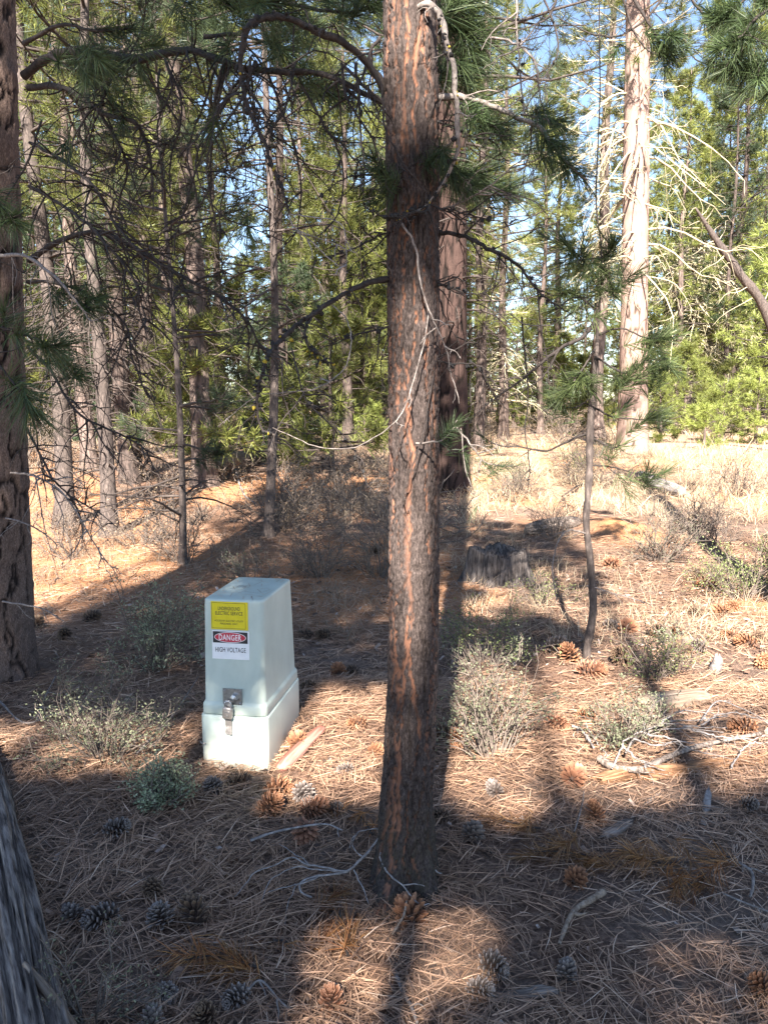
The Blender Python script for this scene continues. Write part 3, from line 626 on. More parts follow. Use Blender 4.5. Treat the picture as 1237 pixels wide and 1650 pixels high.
# ------------------------------------------------------------------ near limbs, drawn where they hang
def aty(px, py, y): return C_ + ray(px, py) * (y / ray(px, py)[1])
def blobs(mb, Cc, R, sub=1):
    """ragged little lichen lumps: octahedra split once and roughened"""
    base = np.array([[1, 0, 0], [-1, 0, 0], [0, 1, 0], [0, -1, 0], [0, 0, 1], [0, 0, -1]], float)
    F = np.array([[0, 2, 4], [2, 1, 4], [1, 3, 4], [3, 0, 4], [2, 0, 5], [1, 2, 5], [3, 1, 5], [0, 3, 5]])
    mids = {}; V = [*base]; T = []
    def mid(a, b):
        k = (min(a, b), max(a, b))
        if k not in mids: mids[k] = len(V); V.append(unit(V[a] + V[b]))
        return mids[k]
    for a, b, c in F:
        ab, bc, ca = mid(a, b), mid(b, c), mid(c, a); T += [[a, ab, ca], [ab, b, bc], [ca, bc, c], [ab, bc, ca]]
    V = np.array(V); m = len(Cc); nv = len(V)
    W3 = V[None] * (np.asarray(R)[:, None, None] * (.55 + .8 * rng.random((m, nv, 1)))) * (.6 + .8 * rng.random((m, 1, 3)))
    mb.add(Cc[:, None] + W3, None, (np.array(T)[None] + (np.arange(m) * nv)[:, None, None]).reshape(-1, 3), rng.random((m * nv, 3)))
def limb(root, pts, r0, r1, mat='limb', n=30, twigs=0, tl=(.1, .35), tufts_at=(), tip=False, tn=60, tL=.15, lichen=0, yellow=0, ndl='needle', wob=.012, k=8, sub=2, brush=None, droop=.4, tw_r=.0032, along=0, up=.25, nwid=None):
    P = catmull([aty(*p) for p in pts], n); ln = np.linalg.norm(np.diff(P, axis=0), axis=1).sum()
    P = P + (np.stack([fbm(P * 9 + s * 31, 3 + s, 2) for s in range(3)], -1) - .5) * wob * 2 * np.linspace(0, 1, n)[:, None] ** .5
    P = P + rng.normal(0, min(.0015, r0 * .4), (n, 3))
    mb = MB(); rr = r0 + (r1 - r0) * np.linspace(0, 1, n) ** .85; rr = rr * (1 + .22 * (vnoise(P * 22, 9) - .5) * 2)
    tubes(mb, P[None], rr[None], k)
    tipsB, tipsD = [], []
    if twigs:
        B, D, L = offshoots(P[None], twigs, 30, 85, tl[0], tl[1], .12, flat=.9)
        Pt = curves(B, D, L, 8, droop * rng.random(len(B)), 0, .10); tubes(mb, Pt, taper(len(B), 8, tw_r, .0011), 4)
        if sub:
            B2, D2, L2 = offshoots(Pt, sub, 30, 70, .25, .6, .3, flat=.9); L2 = L2 * np.repeat(L, sub)
            Ps = curves(B2, D2, L2, 6, .4 * rng.random(len(B2)), 0, .14); tubes(mb, Ps, taper(len(B2), 6, tw_r * .6, .0009), 3)
        if along:
            s = rng.permutation(len(Pt))[:along]; tipsB += list(Pt[s, -1]); tipsD += list(unit(Pt[s, -1] - Pt[s, -3]) + np.array([0, 0, up]))
    o = mb.build('branch', M[mat], root)
    if tip: tipsB.append(P[-1]); tipsD.append(unit(P[-1] - P[-3]) + np.array([0, 0, up * .6]))
    for t in tufts_at:
        i = int(t * (n - 1)); tipsB.append(P[i]); tipsD.append(unit(P[min(i + 1, n - 1)] - P[i - 1]) + rng.normal(0, .25, 3) + np.array([0, 0, up]))
    if tipsB:
        nb = MB(); dp_ = float(np.mean([(b - C_) @ F_ for b in tipsB])); tufts(nb, np.array(tipsB), np.array(tipsD), int(tn * 1.35), tL, nwid or .00075 * dp_, *(brush or (.10, 15, 80)), .025, 2); nb.build('needles', M[ndl], o)
    for cnt, mt, nm, sz in ((int(lichen * 2.2), 'lichen_dark', 'dark_lichen', (.002, .0075)), (yellow * 2, 'lichen_yellow', 'yellow_lichen', (.003, .0065))):
        if cnt:
            t = np.clip(.18 + .8 * rng.random(cnt), 0, .999) * (n - 1); i = t.astype(int); c = P[i] + rng.normal(0, .006, (cnt, 3))
            lb = MB(); blobs(lb, c, sz[0] + (sz[1] - sz[0]) * rng.random(cnt)); tag(lb.build(nm, M[mt], o), kind='stuff')
    return o, P
YM, YL, YS = float(g0[1]), float(g1[1]), None

# limbs of the left pine
limb(left, [(40, 122, YL), (75, 95, YL - .1), (130, 82, YL - .3), (215, 95, YL - .5), (290, 82, YL - .7), (335, 90, YL - .8), (385, 108, YL - .9), (440, 115, YL - 1), (520, 122, YL - 1.1), (590, 150, YL - 1.2), (640, 180, YL - 1.2)], .027, .009, 'limb', 46, 49, (.15, 0.81), (), along=9, tn=70, tL=.15, lichen=22, tw_r=.0062, droop=.8)
limb(left, [(46, 142, YL), (90, 138, YL - .2), (130, 155, YL - .35), (165, 182, YL - .5), (215, 196, YL - .6), (236, 226, YL - .6), (245, 275, YL - .62), (241, 320, YL - .6)], .020, .005, 'limb', 34, 30, (.1, 0.61), lichen=12, tw_r=.0062, droop=.9)
limb(left, [(160, 180, YL - .5), (190, 230, YL - .5), (205, 275, YL - .45), (192, 330, YL - .4), (200, 370, YL - .4)], .010, .003, 'limb', 24, 19, (.08, 0.41), lichen=8, tw_r=.0062, droop=.8)
limb(left, [(48, 420, YL), (98, 388, YL - .2), (160, 374, YL - .4), (222, 402, YL - .6), (272, 432, YL - .7), (312, 455, YL - .8), (352, 476, YL - .85), (400, 520, YL - .9), (425, 570, YL - .9)], .018, .004, 'limb', 40, 41, (.15, 0.68), lichen=10, tw_r=.0062, droop=.9)
limb(left, [(48, 300, YL), (100, 330, YL - .4), (160, 380, YL - .7), (215, 450, YL - .9), (235, 520, YL - 1)], .012, .003, 'limb', 30, 30, (.15, 0.68), tw_r=.0062, droop=.9)
limb(left, [(48, 230, YL), (95, 255, YL - .5), (150, 300, YL - .8), (185, 360, YL - 1), (240, 420, YL - 1.1), (300, 470, YL - 1.2)], .010, .003, 'limb', 30, 30, (.15, 0.68), tw_r=.0062, droop=.9)
limb(left, [(46, 455, YL), (90, 455, YL - .3), (150, 480, YL - .5), (200, 520, YL - .7), (215, 580, YL - .8), (240, 640, YL - .8)], .010, .003, 'limb', 30, 26, (.12, 0.57), tw_r=.0062, droop=.8)
limb(left, [(0, 412, YL - .4), (40, 412, YL - .7), (75, 435, YL - .9), (110, 470, YL - 1), (150, 520, YL - 1)], .011, .004, 'twig_pale', 24, 11, (.08, 0.41))
limb(left, [(46, 560, YL), (85, 600, YL - .3), (120, 660, YL - .5), (170, 690, YL - .6), (230, 720, YL - .7), (250, 760, YL - .7)], .010, .003, 'limb', 28, 22, (.12, 0.54), tw_r=.0062, droop=.6)
limb(left, [(44, 690, YL), (70, 740, YL - .2), (100, 790, YL - .4), (150, 820, YL - .6), (190, 850, YL - .7)], .008, .002, 'limb', 24, 19, (.1, 0.41), tw_r=.0062, droop=.5)
limb(left, [(18, 762, YL - .2), (60, 768, YL - .3), (105, 800, YL - .45), (150, 870, YL - .5), (190, 930, YL - .55)], .0075, .002, 'twig_pale', 24, 15, (.1, 0.47), tw_r=.0062, droop=.7)
limb(left, [(10, 835, YL - .2), (45, 845, YL - .35), (70, 860, YL - .4), (95, 880, YL - .4)], .006, .002, 'twig_pale', 16, 7, (.05, 0.20))
limb(left, [(5, 970, YL - .25), (45, 975, YL - .4), (75, 985, YL - .45), (105, 1000, YL - .45)], .006, .002, 'twig_pale', 16, 3, (.05, 0.14))
hr = np.random.default_rng(21)
for i in range(24):                                       # dead drooping twigs hanging from the big limb and from the stem
    x0 = 60 + 540 * hr.random() ** 1.1; y0 = (95 if x0 > 120 else 130 + 300 * hr.random()) + 20 * hr.random(); L_ = 110 + 260 * hr.random() ** 1.3; sw = hr.normal(0, 55); dd = YL - .1 - x0 / 560 * 1.05 + hr.normal(0, .12)
    limb(left, [(x0, y0, dd), (x0 + sw * .5 + hr.normal(0, 14), y0 + L_ * .25, dd - .08), (x0 + sw + hr.normal(0, 18), y0 + L_ * .55, dd - .12), (x0 + sw * (.7 + .8 * hr.random()), y0 + L_ * .85, dd - .14), (x0 + sw * hr.normal(.6, .9), y0 + L_, dd - .14)], .0068, .0022, 'limb', 30, 7, (.08, .34), lichen=6, droop=.8, tw_r=.0040)
# live sprays at the left edge and along the top
for pts, a, tn, L in (([(-30, 300, 3.3), (0, 330, 3.2), (25, 362, 3.15)], 0, 90, .13), ([(-40, 560, 3.0), (0, 590, 2.95), (40, 640, 2.9), (55, 672, 2.9)], 0, 90, .16), ([(-20, 520, 3.4), (40, 540, 3.3), (90, 560, 3.2)], 2, 80, .15),
                      ([(60, 420, 4.2), (110, 470, 4.0), (150, 500, 3.9)], 3, 70, .14), ([(60, 560, 4.4), (100, 580, 4.3), (130, 610, 4.2)], 2, 60, .14)):
    limb(left, pts, .006, .003, 'limb', 14, 5, (.08, .18), (.6, .85), True, tn=tn, tL=L, along=a, sub=0)
for pts in ([(40, 70, 4.0), (100, 40, 3.8), (160, 50, 3.7), (215, 45, 3.6)], [(150, -50, 3.8), (230, -35, 3.7), (330, -10, 3.5), (390, 10, 3.5)],
            [(330, 60, 4.0), (380, 55, 3.9), (430, 70, 3.8), (470, 85, 3.8)], [(80, 90, 4.4), (120, 110, 4.3), (190, 112, 4.2)], [(420, -20, 3.8), (480, 10, 3.7), (560, 20, 3.6), (600, 10, 3.6)],
            [(470, 130, 4.2), (500, 150, 4.1), (560, 160, 4.0)], [(330, -40, 3.2), (400, -10, 3.1), (450, 10, 3.1)]):
    limb(left, pts, .011, .004, 'limb', 20, 12, (.12, .34), (.75, .9), True, tn=60, tL=.15, along=6, sub=1)

# limbs of the middle pine
limb(main, [(622, 150, YM), (590, 100, YM - .05), (550, 66, YM - .1), (510, 50, YM - .12), (470, 32, YM - .15), (430, 28, YM - .18), (402, 45, YM - .2), (391, 80, YM - .2), (388, 120, YM - .2), (396, 160, YM - .2), (412, 200, YM - .2), (432, 250, YM - .2), (450, 300, YM - .2), (462, 340, YM - .2)], .013, .004, 'limb', 60, 20, (.08, .3), lichen=60, yellow=2, droop=1.0)
limb(main, [(462, 345, YM - .2), (510, 350, YM - .22), (552, 362, YM - .25), (560, 400, YM - .25), (562, 434, YM - .25)], .0022, .001, 'twig_white', 24, 3, (.05, .12))
limb(main, [(462, 345, YM - .2), (480, 372, YM - .2), (530, 388, YM - .22), (575, 405, YM - .22)], .0022, .001, 'twig_white', 20, 3, (.04, .1))
limb(main, [(480, 372, YM - .2), (520, 405, YM - .2), (562, 436, YM - .2)], .0025, .001, 'twig_white', 16, 1, (.04, .08))
limb(main, [(630, 449, YM), (590, 456, YM - .05), (550, 475, YM - .1), (512, 500, YM - .15), (470, 530, YM - .2), (440, 562, YM - .25), (422, 595, YM - .3), (414, 640, YM - .3), (424, 690, YM - .3), (445, 702, YM - .3)], .010, .004, 'limb', 50, 9, (.06, .25), lichen=44, yellow=5, droop=.8)
limb(main, [(505, 502, YM - .15), (490, 540, YM - .2), (505, 575, YM - .2), (535, 588, YM - .2)], .005, .002, 'limb', 18, 0, lichen=14, yellow=3)
limb(main, [(528, 484, YM - .1), (556, 512, YM - .15), (566, 550, YM - .2), (552, 598, YM - .25), (500, 628, YM - .3), (415, 637, YM - .3), (350, 684, YM - .3)], .0024, .001, 'twig_pale', 40, 2, (.03, .08))
limb(main, [(470, 560, YM - .25), (490, 640, YM - .3), (520, 670, YM - .3), (560, 712, YM - .3), (590, 780, YM - .3)], .0032, .0012, 'limb', 26, 7, (.08, .22), lichen=8)
limb(main, [(690, 505, YM - .10), (676, 580, YM - .14), (655, 650, YM - .15), (630, 684, YM - .2), (592, 714, YM - .3), (545, 724, YM - .35), (500, 718, YM - .35), (440, 690, YM - .35)], .0024, .001, 'twig_pale', 40, 2, (.04, .1))
limb(main, [(705, 560, YM), (690, 660, YM - .11), (668, 740, YM - .13), (645, 800, YM - .13)], .004, .0012, 'limb', 24, 2, (.03, .06))
limb(main, [(612, 60, YM + .0), (595, 90, YM - .1), (615, 150, YM - .13), (622, 210, YM - .14), (650, 265, YM - .14), (690, 315, YM - .14)], .006, .002, 'limb', 30, 5, (.05, .2))
limb(main, [(658, 22, YM - .05), (688, 5, YM - .1), (708, 24, YM - .13), (717, 60, YM - .15), (728, 100, YM - .17), (733, 150, YM - .18), (737, 200, YM - .18), (734, 245, YM - .16), (716, 290, YM - .13), (690, 330, YM - .1), (655, 352, YM - .1)], .011, .004, 'twig_pale', 44, 7, (.05, .2), lichen=34, yellow=9)
limb(main, [(690, 158, YM), (740, 155, YM - .02), (780, 166, YM - .04), (830, 186, YM - .06), (868, 202, YM - .08), (892, 232, YM - .1), (915, 262, YM - .1), (945, 290, YM - .1)], .011, .004, 'twig_pale', 36, 8, (.08, .25), (.72, .8, .88, .94), True, tn=60, tL=.10, along=4)
limb(main, [(838, 185, YM - .06), (880, 190, YM), (905, 205, YM)], .004, .002, 'twig_pale', 14, 2, (.05, .1), (.6, .8), True, tn=60, tL=.09)
for pts, t, L in (([(695, 60, YM + .3), (725, 45, YM + .4), (755, 50, YM + .4), (775, 70, YM + .4)], (.4, .6, .8), .17), ([(690, 110, YM + .35), (730, 120, YM + .45), (760, 110, YM + .45)], (.5, .75), .16), ([(690, 20, YM + .2), (730, 0, YM + .3), (790, -10, YM + .35)], (.4, .6, .8), .17),
               ([(780, 165, YM - .04), (778, 190, YM - .05), (790, 205, YM - .05)], (.5, .7), .08), ([(690, 240, YM + .2), (720, 270, YM + .2), (748, 300, YM + .2)], (.4, .6, .8), .12), ([(636, 300, YM), (622, 285, YM - .1), (612, 272, YM - .15)], (.7,), .07),
               ([(690, 262, YM - .06), (702, 252, YM - .12), (712, 250, YM - .14)], (.7,), .06), ([(745, 320, YM + .3), (770, 300, YM + .3), (800, 310, YM + .3)], (.6, .8), .11)):
    limb(main, pts, .006, .003, 'limb', 14, 5, (.06, .16), t, True, tn=80, tL=L, along=3, sub=0)
limb(main, [(830, -20, YM - .2), (833, 60, YM - .2), (838, 120, YM - .2), (840, 178, YM - .2)], .004, .002, 'twig_pale', 22, 5, (.05, .15), lichen=6)
limb(main, [(790, 60, YM + .1), (832, 70, YM), (862, 100, YM - .1), (872, 160, YM - .1), (885, 200, YM - .1)], .004, .002, 'twig_pale', 24, 5, (.05, .2))
limb(main, [(690, 372, YM), (740, 378, YM - .05), (785, 400, YM - .1), (830, 425, YM - .1), (868, 470, YM - .1), (900, 500, YM - .1)], .008, .0025, 'limb', 34, 14, (.1, .35), lichen=14, droop=.6)
limb(main, [(690, 340, YM + .02), (740, 330, YM), (800, 290, YM - .05), (860, 240, YM - .1)], .004, .0014, 'twig_pale', 26, 8, (.1, .3))
limb(main, [(692, 290, YM), (690, 335, YM - .12), (660, 345, YM - .13), (620, 350, YM - .14), (585, 330, YM - .14)], .006, .002, 'limb', 24, 9, (.06, .2), lichen=16, yellow=2)
limb(main, [(640, 350, YM - .1), (668, 400, YM - .12), (676, 460, YM - .12), (700, 520, YM - .12), (722, 580, YM - .1), (735, 650, YM - .1)], .004, .0015, 'twig_pale', 30, 4, (.05, .15))
limb(main, [(672, 715, YM - .1), (712, 710, YM - .18), (728, 690, YM - .2), (735, 674, YM - .2)], .0036, .002, 'twig_pale', 16, 1, (.03, .06), (.8,), True, tn=90, tL=.062, up=.1, nwid=.0014)
limb(main, [(735, 690, YM - .2), (765, 722, YM - .2), (790, 745, YM - .2), (836, 752, YM - .2)], .003, .0016, 'twig_pale', 18, 3, (.04, .1), (.7, .82, .92), True, tn=46, tL=.06, up=.1, nwid=.0014)
limb(main, [(742, 690, YM - .2), (752, 760, YM - .2), (770, 800, YM - .2), (768, 816, YM - .2)], .002, .001, 'twig_pale', 16, 1, (.03, .06), (), True, tn=22, tL=.05, nwid=.0014)
limb(main, [(715, 360, YM + .1), (700, 420, YM + .1), (712, 500, YM + .1), (740, 560, YM + .1)], .004, .0014, 'limb', 24, 8, (.08, .3))
for i in range(7):                                        # dead stubs and fine dead twigs low on the stem
    y = 210 + 60 * i + rng.normal(0, 12); s = -1 if i % 2 else 1
    limb(main, [(664 + 20 * s, y, YM - .02), (664 + 55 * s, y + 12, YM - .04), (664 + 105 * s, y + 5 + 30 * rng.random(), YM - .08), (664 + 160 * s, y + 60 * rng.random(), YM - .1)], .0045, .0012, 'limb', 22, 8, (.06, .25), lichen=6)

# ---- the dark sapling on the right
g4 = ground(945, 1060); YS = float(g4[1])
sap = empty('pine_sapling', g4, 'thin dark pine sapling with few tufted side branches right of the middle pine', 'tree')
sp = [(944, 1078, YS), (946, 1040, YS), (955, 980, YS), (950, 900, YS), (944, 840, YS), (949, 760, YS), (950, 690, YS), (957, 620, YS), (962, 540, YS), (966, 470, YS), (968, 400, YS), (960, 330, YS), (962, 250, YS), (966, 150, YS), (965, 20, YS), (970, -200, YS)]
P = catmull([aty(*p) for p in sp], 150); P[0, 2] = g4[2] - .1
rr = np.interp(np.linspace(0, 1, 150), [0, .05, .25, .38, .46, .54, .66, 1], [.040, .027, .021, .025, .022, .009, .005, .003]) * (1 + .18 * (vnoise(P * 25, 4) - .5) * 2)
tb = MB(); tubes(tb, P[None], rr[None], 16); tb.build('trunk', M['bark_sap'], sap)
def sl(pts, t=(), r0=.008, tn=44, L=.15, along=0, tw=5, mat='limb', tip=True, lichen=0, droop=.3): limb(sap, pts, r0, .003, mat, 26, tw, (.08, .26), t, tip, tn=tn, tL=L, along=along, sub=1, lichen=lichen, droop=droop, up=.45, brush=(.17, 8, 62), ndl='needle_sap')
sl([(955, 655, YS), (985, 671, YS - .05), (1030, 676, YS - .1), (1062, 668, YS - .12)], (.8, .9), along=2)
sl([(958, 600, YS), (1000, 612, YS - .05), (1040, 606, YS - .1), (1075, 590, YS - .1)], (.7, .82, .92), along=3)
sl([(962, 540, YS), (1000, 530, YS - .05), (1045, 545, YS - .1), (1078, 540, YS - .1)], (.7, .82, .92), along=3)
sl([(960, 575, YS), (1000, 600, YS - .2), (1020, 595, YS - .25), (1040, 580, YS - .3)], (.6, .8), along=2)
sl([(966, 460, YS), (978, 440, YS - .1), (985, 460, YS - .15), (990, 490, YS - .2)], (.4, .6, .8), along=3)
sl([(968, 420, YS), (985, 400, YS - .1), (990, 385, YS - .15)], (.5, .8), along=3)
sl([(960, 500, YS), (935, 480, YS - .1), (920, 470, YS - .15), (905, 475, YS - .2)], (.5, .7, .85), along=4)
sl([(964, 450, YS), (940, 420, YS), (920, 400, YS), (905, 385, YS)], (.5, .7, .85), along=4)
sl([(960, 560, YS), (940, 590, YS - .1), (920, 620, YS - .15), (905, 640, YS - .2)], (.5, .7, .85), along=4)
sl([(958, 520, YS), (935, 545, YS), (905, 560, YS), (872, 585, YS), (835, 615, YS), (795, 645, YS), (762, 668, YS)], (), .016, mat='limb', tip=False, lichen=16, tw=9)
sl([(900, 562, YS), (880, 600, YS - .1), (845, 630, YS - .1), (820, 640, YS - .1)], (), .006, mat='limb', tip=False, tw=5)
sl([(948, 697, YS), (920, 708, YS), (880, 726, YS), (845, 720, YS), (800, 716, YS), (775, 700, YS)], (), .010, mat='limb', tip=True, tw=6, tn=40, L=.12)
sl([(952, 640, YS), (930, 655, YS), (905, 655, YS), (885, 640, YS)], (.8,), .006, along=1, tn=40)
sl([(952, 705, YS), (985, 722, YS - .05), (1005, 716, YS - .08)], (.8,), .006, tn=34, tw=2)
sl([(948, 750, YS), (985, 752, YS), (1020, 762, YS), (1050, 765, YS), (1075, 760, YS)], (.7, .9), .006, tn=34, along=2, mat='limb')
sl([(965, 470, YS), (920, 505, YS), (880, 525, YS), (845, 520, YS), (820, 505, YS)], (), .006, mat='twig_pale', tip=False, tw=7)
sl([(966, 415, YS), (930, 420, YS), (890, 435, YS), (850, 460, YS), (815, 470, YS)], (), .005, mat='twig_pale', tip=False, tw=8)
sl([(840, 510, YS), (845, 570, YS), (850, 640, YS), (846, 700, YS), (853, 760, YS), (848, 775, YS)], (), .006, mat='limb', tip=False, lichen=14, tw=4)
sl([(945, 860, YS), (915, 855, YS - .1), (895, 880, YS - .15), (890, 930, YS - .2), (898, 968, YS - .2)], (), .006, mat='twig_pale', tip=False, tw=4)
sl([(952, 945, YS), (985, 955, YS - .1), (1020, 965, YS - .15), (1050, 975, YS - .15)], (), .004, mat='twig_pale', tip=False, tw=3)

# ---- sprays of the pines just outside the view, top right
sv = ground(1330, 1010)
edge = empty('pine_tree', sv, 'pine standing outside the right edge with green sprays reaching into the top corner', 'tree')
tr, li, nd = pine_geo(12, .14, 5.5, 1.8, 91, n_dead=18, zd=2.4, tuft_n=40, nw=.003, nl=.16)
link('trunk', tr.mesh('trunk', M['bark_mid']), edge); link('branches', li.mesh('branches', M['limb']), edge); link('crown', nd.mesh('crown', M['needle']), edge)
YE = float(sv[1])
for pts, al in (([(1330, -30, YE - .8), (1230, 20, YE - 1), (1190, 60, YE - 1.1), (1150, 80, YE - 1.1)], 8), ([(1320, 60, YE - .6), (1240, 95, YE - .9), (1190, 110, YE - 1)], 7), ([(1300, -60, YE - .4), (1215, -10, YE - .6), (1175, 20, YE - .6), (1150, 30, YE - .6)], 8),
                ([(1100, -20, YE), (1130, 20, YE), (1160, 45, YE), (1200, 60, YE)], 5), ([(1010, -20, YE - .4), (1040, 30, YE - .5), (1065, 70, YE - .5), (1085, 85, YE - .5)], 6), ([(1330, 140, YE - .3), (1260, 130, YE - .5), (1215, 125, YE - .5)], 6)):
    limb(edge, pts, .012, .004, 'limb', 22, 9, (.1, .3), (.6, .8, .92), True, tn=70, tL=.13, along=al, sub=1)
for pts in ([(1080, -20, YE), (1040, 30, YE), (990, 60, YE), (930, 45, YE), (890, 20, YE)], [(1000, -20, YE), (1015, 40, YE), (1040, 80, YE), (1060, 90, YE)], [(900, -10, YE + .5), (880, 30, YE + .5), (830, 50, YE + .5), (770, 60, YE + .5)], [(1100, 40, YE), (1105, 70, YE), (1120, 95, YE), (1150, 110, YE)],
            [(870, -20, YE + .6), (900, 70, YE + .6), (880, 120, YE + .6), (850, 150, YE + .6)]):
    limb(edge, pts, .010, .003, 'limb', 28, 12, (.12, .45), sub=2, droop=.7)

# ------------------------------------------------------------------ unseen crown clumps and added pines behind the viewer, placed to cast dappled shade
LIT = [[(38, 1010), (40, 880), (120, 850), (240, 830), (330, 850), (335, 880), (290, 900), (235, 925), (150, 962)],
       [(0, 700), (430, 700), (425, 770), (350, 835), (40, 880)], [(440, 740), (600, 735), (600, 770), (470, 790)],
       [(-40, 1165), (265, 1178), (255, 1232), (110, 1250), (-40, 1250)], [(268, 1178), (380, 1182), (384, 1245), (275, 1255)],
       [(500, 1190), (535, 1125), (616, 1115), (614, 1285), (450, 1305)], [(742, 945), (775, 945), (770, 1010), (738, 1010)], [(728, 1055), (758, 1055), (742, 1175), (716, 1175)],
       [(725, 1275), (735, 1165), (850, 1140), (1000, 1120), (1245, 1140), (1245, 1255), (1060, 1300), (755, 1320)],
       [(880, 915), (1245, 880), (1245, 1015), (1000, 1020), (860, 985), (840, 950)], [(850, 1075), (975, 1060), (985, 1125), (850, 1145)],
       [(760, 640), (1245, 640), (1245, 905), (960, 890), (880, 845), (770, 835)], [(985, 1015), (1245, 1005), (1245, 1145), (985, 1130)],
       
       [(530, 1485), (676, 1470), (684, 1560), (645, 1760), (460, 1760)], [(694, 1465), (780, 1470), (772, 1595), (696, 1600)],
       [(1070, 1520), (1255, 1515), (1255, 1760), (1070, 1760)], [(850, 1490), (925, 1475), (890, 1530)]]
def inside(poly, x, y):
    poly = np.asarray(poly, float); r = np.zeros(len(x), bool); j = len(poly) - 1
    for i in range(len(poly)):
        xi, yi = poly[i]; xj, yj = poly[j]
        r ^= ((yi > y) != (yj > y)) & (x < (xj - xi) * (y - yi) / (yj - yi + 1e-9) + xi); j = i
    return r
def lit(x, y):
    r = np.zeros(len(x), bool)
    for p in LIT: r |= inside(p, x, y)
    return r
BACK = [(-1.9, -4.2), (.3, -5.2), (2.5, -4.4), (-4.2, -5.0), (5.0, -5.8), (-.8, -8.6), (1.7, -9.0), (-6.6, -6.5), (4.4, -9.4), (-3.4, -9.2), (-.60, -3.0)]  # out of view, added for the shadows they throw forward
casters = [(main, g0[0], g0[1], 5.0), (left, g1[0], g1[1], 5.4), (sap, g4[0], g4[1] , 99), (edge, sv[0], sv[1], 99)]
for i, (x, y) in enumerate(BACK):
    z0 = float(H(x, y)); root = empty('pine_tree', (x, y, z0), 'unseen pine added behind the viewpoint to shade the foreground litter', 'tree', 'unseen pines added behind the viewpoint')
    tr, li, nd = pine_geo(12.5 if y < -4 else 8.5, .13 if y < -4 else .075, 11.6 if y < -4 else 8.0, .6, 300 + i, n_dead=14 if y < -4 else 4, zd=3, dead_len=.9)
    link('trunk', tr.mesh('trunk', M['bark_mid']), root); link('branches', li.mesh('branches', M['limb']), root); casters.append((root, x, y, 2.6 if y < -4 else 99))
def shade():
    n = 15000; x, y = fan(n, 1.4, 15.0, .9, .62, .6)
    m = 9000; y2 = 1 / (1 / 8.0 + (1 / 1.45 - 1 / 8.0) * rng.random(m)); x2 = (rng.random(m) * 2 - 1) * (y2 * .54 + .45)
    x = np.concatenate([x, x2]); y = np.concatenate([y, y2]); z = H(x, y); px, py, _ = proj(np.stack([x, y, z], -1))
    ok = ~lit(px, py)
    for a in np.arange(8) * math.pi / 4:
        xx, yy = x + np.clip(.044 * y, .155, .2) * math.cos(a), y + np.clip(.044 * y, .155, .2) * math.sin(a); qx, qy, _ = proj(np.stack([xx, yy, H(xx, yy)], -1)); ok &= ~lit(qx, qy)
    G = np.stack([x, y, z], -1)[ok]
    got = [[] for _ in casters]
    for p in G:
        best = None
        for ci in rng.permutation(len(casters)):
            root, cx, cy, zmin = casters[ci]
            t = ((p[1] - cy) + rng.normal(0, .9)) / (-LDIR[1])
            if t < 3: continue
            q = p + LDIR * t; hh = q[2] - float(root.location.z)
            rad = 2.7 if cy < 0 else 2.0
            if hh < zmin or hh > 12.3 or math.hypot(q[0] - cx, q[1] - cy) > rad * (1.1 - hh / 17): continue
            el = (q[2] - CAM_H) / max(q[1], .05)
            if q[1] > 0 and el < .60: continue
            best = (ci, q); break
        if best: got[best[0]].append(best[1])
    for (root, cx, cy, zm), L in zip(casters, got):
        if not L: continue
        Q = np.array(L); nb, wb = MB(), MB()
        ax = np.stack([np.full(len(Q), cx), np.full(len(Q), cy), Q[:, 2] - .25 * np.hypot(Q[:, 0] - cx, Q[:, 1] - cy)], -1)
        D = unit(Q - ax); hd = rng.random(len(Q)) < .2
        Pc = ax[hd][:, None] + (Q - ax)[hd][:, None] * np.linspace(0, 1, 4)[None, :, None]
        tubes(wb, Pc, taper(hd.sum(), 4, .014, .004), 4)
        off = rng.normal(0, .05, (len(Q), 2, 3)); T = (Q[:, None] + off).reshape(-1, 3); Dd = np.repeat(D, 2, 0) + rng.normal(0, .5, (len(T), 3))
        tufts(nb, T, Dd, 14, .14, .028, .08, 20, 95, .03, 1)  # needle clumps set only where their shadows miss the LIT outlines
        wb.build('shade_branches', M['limb'], root); nb.build('crown', M['needle'], root)
shade()

# ------------------------------------------------------------------ the utility pedestal
def pedestal_paint():
    m, N, L, P = new_mat('pedestal_green'); tc = N.new('ShaderNodeTexCoord').outputs['Object']
    n = noise_node(N, L, tc, 9, (1, 1, .5), 5, .7); r = ramp(N, [(.3, (.39, .45, .405)), (.55, (.45, .515, .465)), (.75, (.475, .54, .49))]); L.new(n, r.inputs[0])
    d = noise_node(N, L, tc, 14, (1, 1, .12), 5, .6); rd = ramp(N, [(.60, (0, 0, 0)), (.85, (.45, .45, .45))]); L.new(d, rd.inputs[0])
    s = N.new('ShaderNodeSeparateXYZ'); L.new(tc, s.inputs[0]); mr = N.new('ShaderNodeMapRange'); mr.inputs[1].default_value = .20; mr.inputs[2].default_value = -.03; L.new(s.outputs[2], mr.inputs[0])
    nd = N.new('ShaderNodeMath'); nd.operation = 'MULTIPLY'; L.new(mr.outputs[0], nd.inputs[0]); L.new(n, nd.inputs[1])
    c = mixc(N, L, rd.outputs[0], r.outputs[0], (.28, .27, .21)); c = mixc(N, L, nd.outputs[0], c, (.33, .24, .16))
    L.new(c, P.inputs['Base Color']); P.inputs['Roughness'].default_value = .48
    return m
M['pedestal'] = pedestal_paint()
M['steel'] = noise_mat('latch_steel', [(.3, (.30, .30, .31)), (.7, (.55, .55, .56))], 80, rough=.35, bmp=.1); M['steel'].node_tree.nodes['Principled BSDF'].inputs['Metallic'].default_value = .9
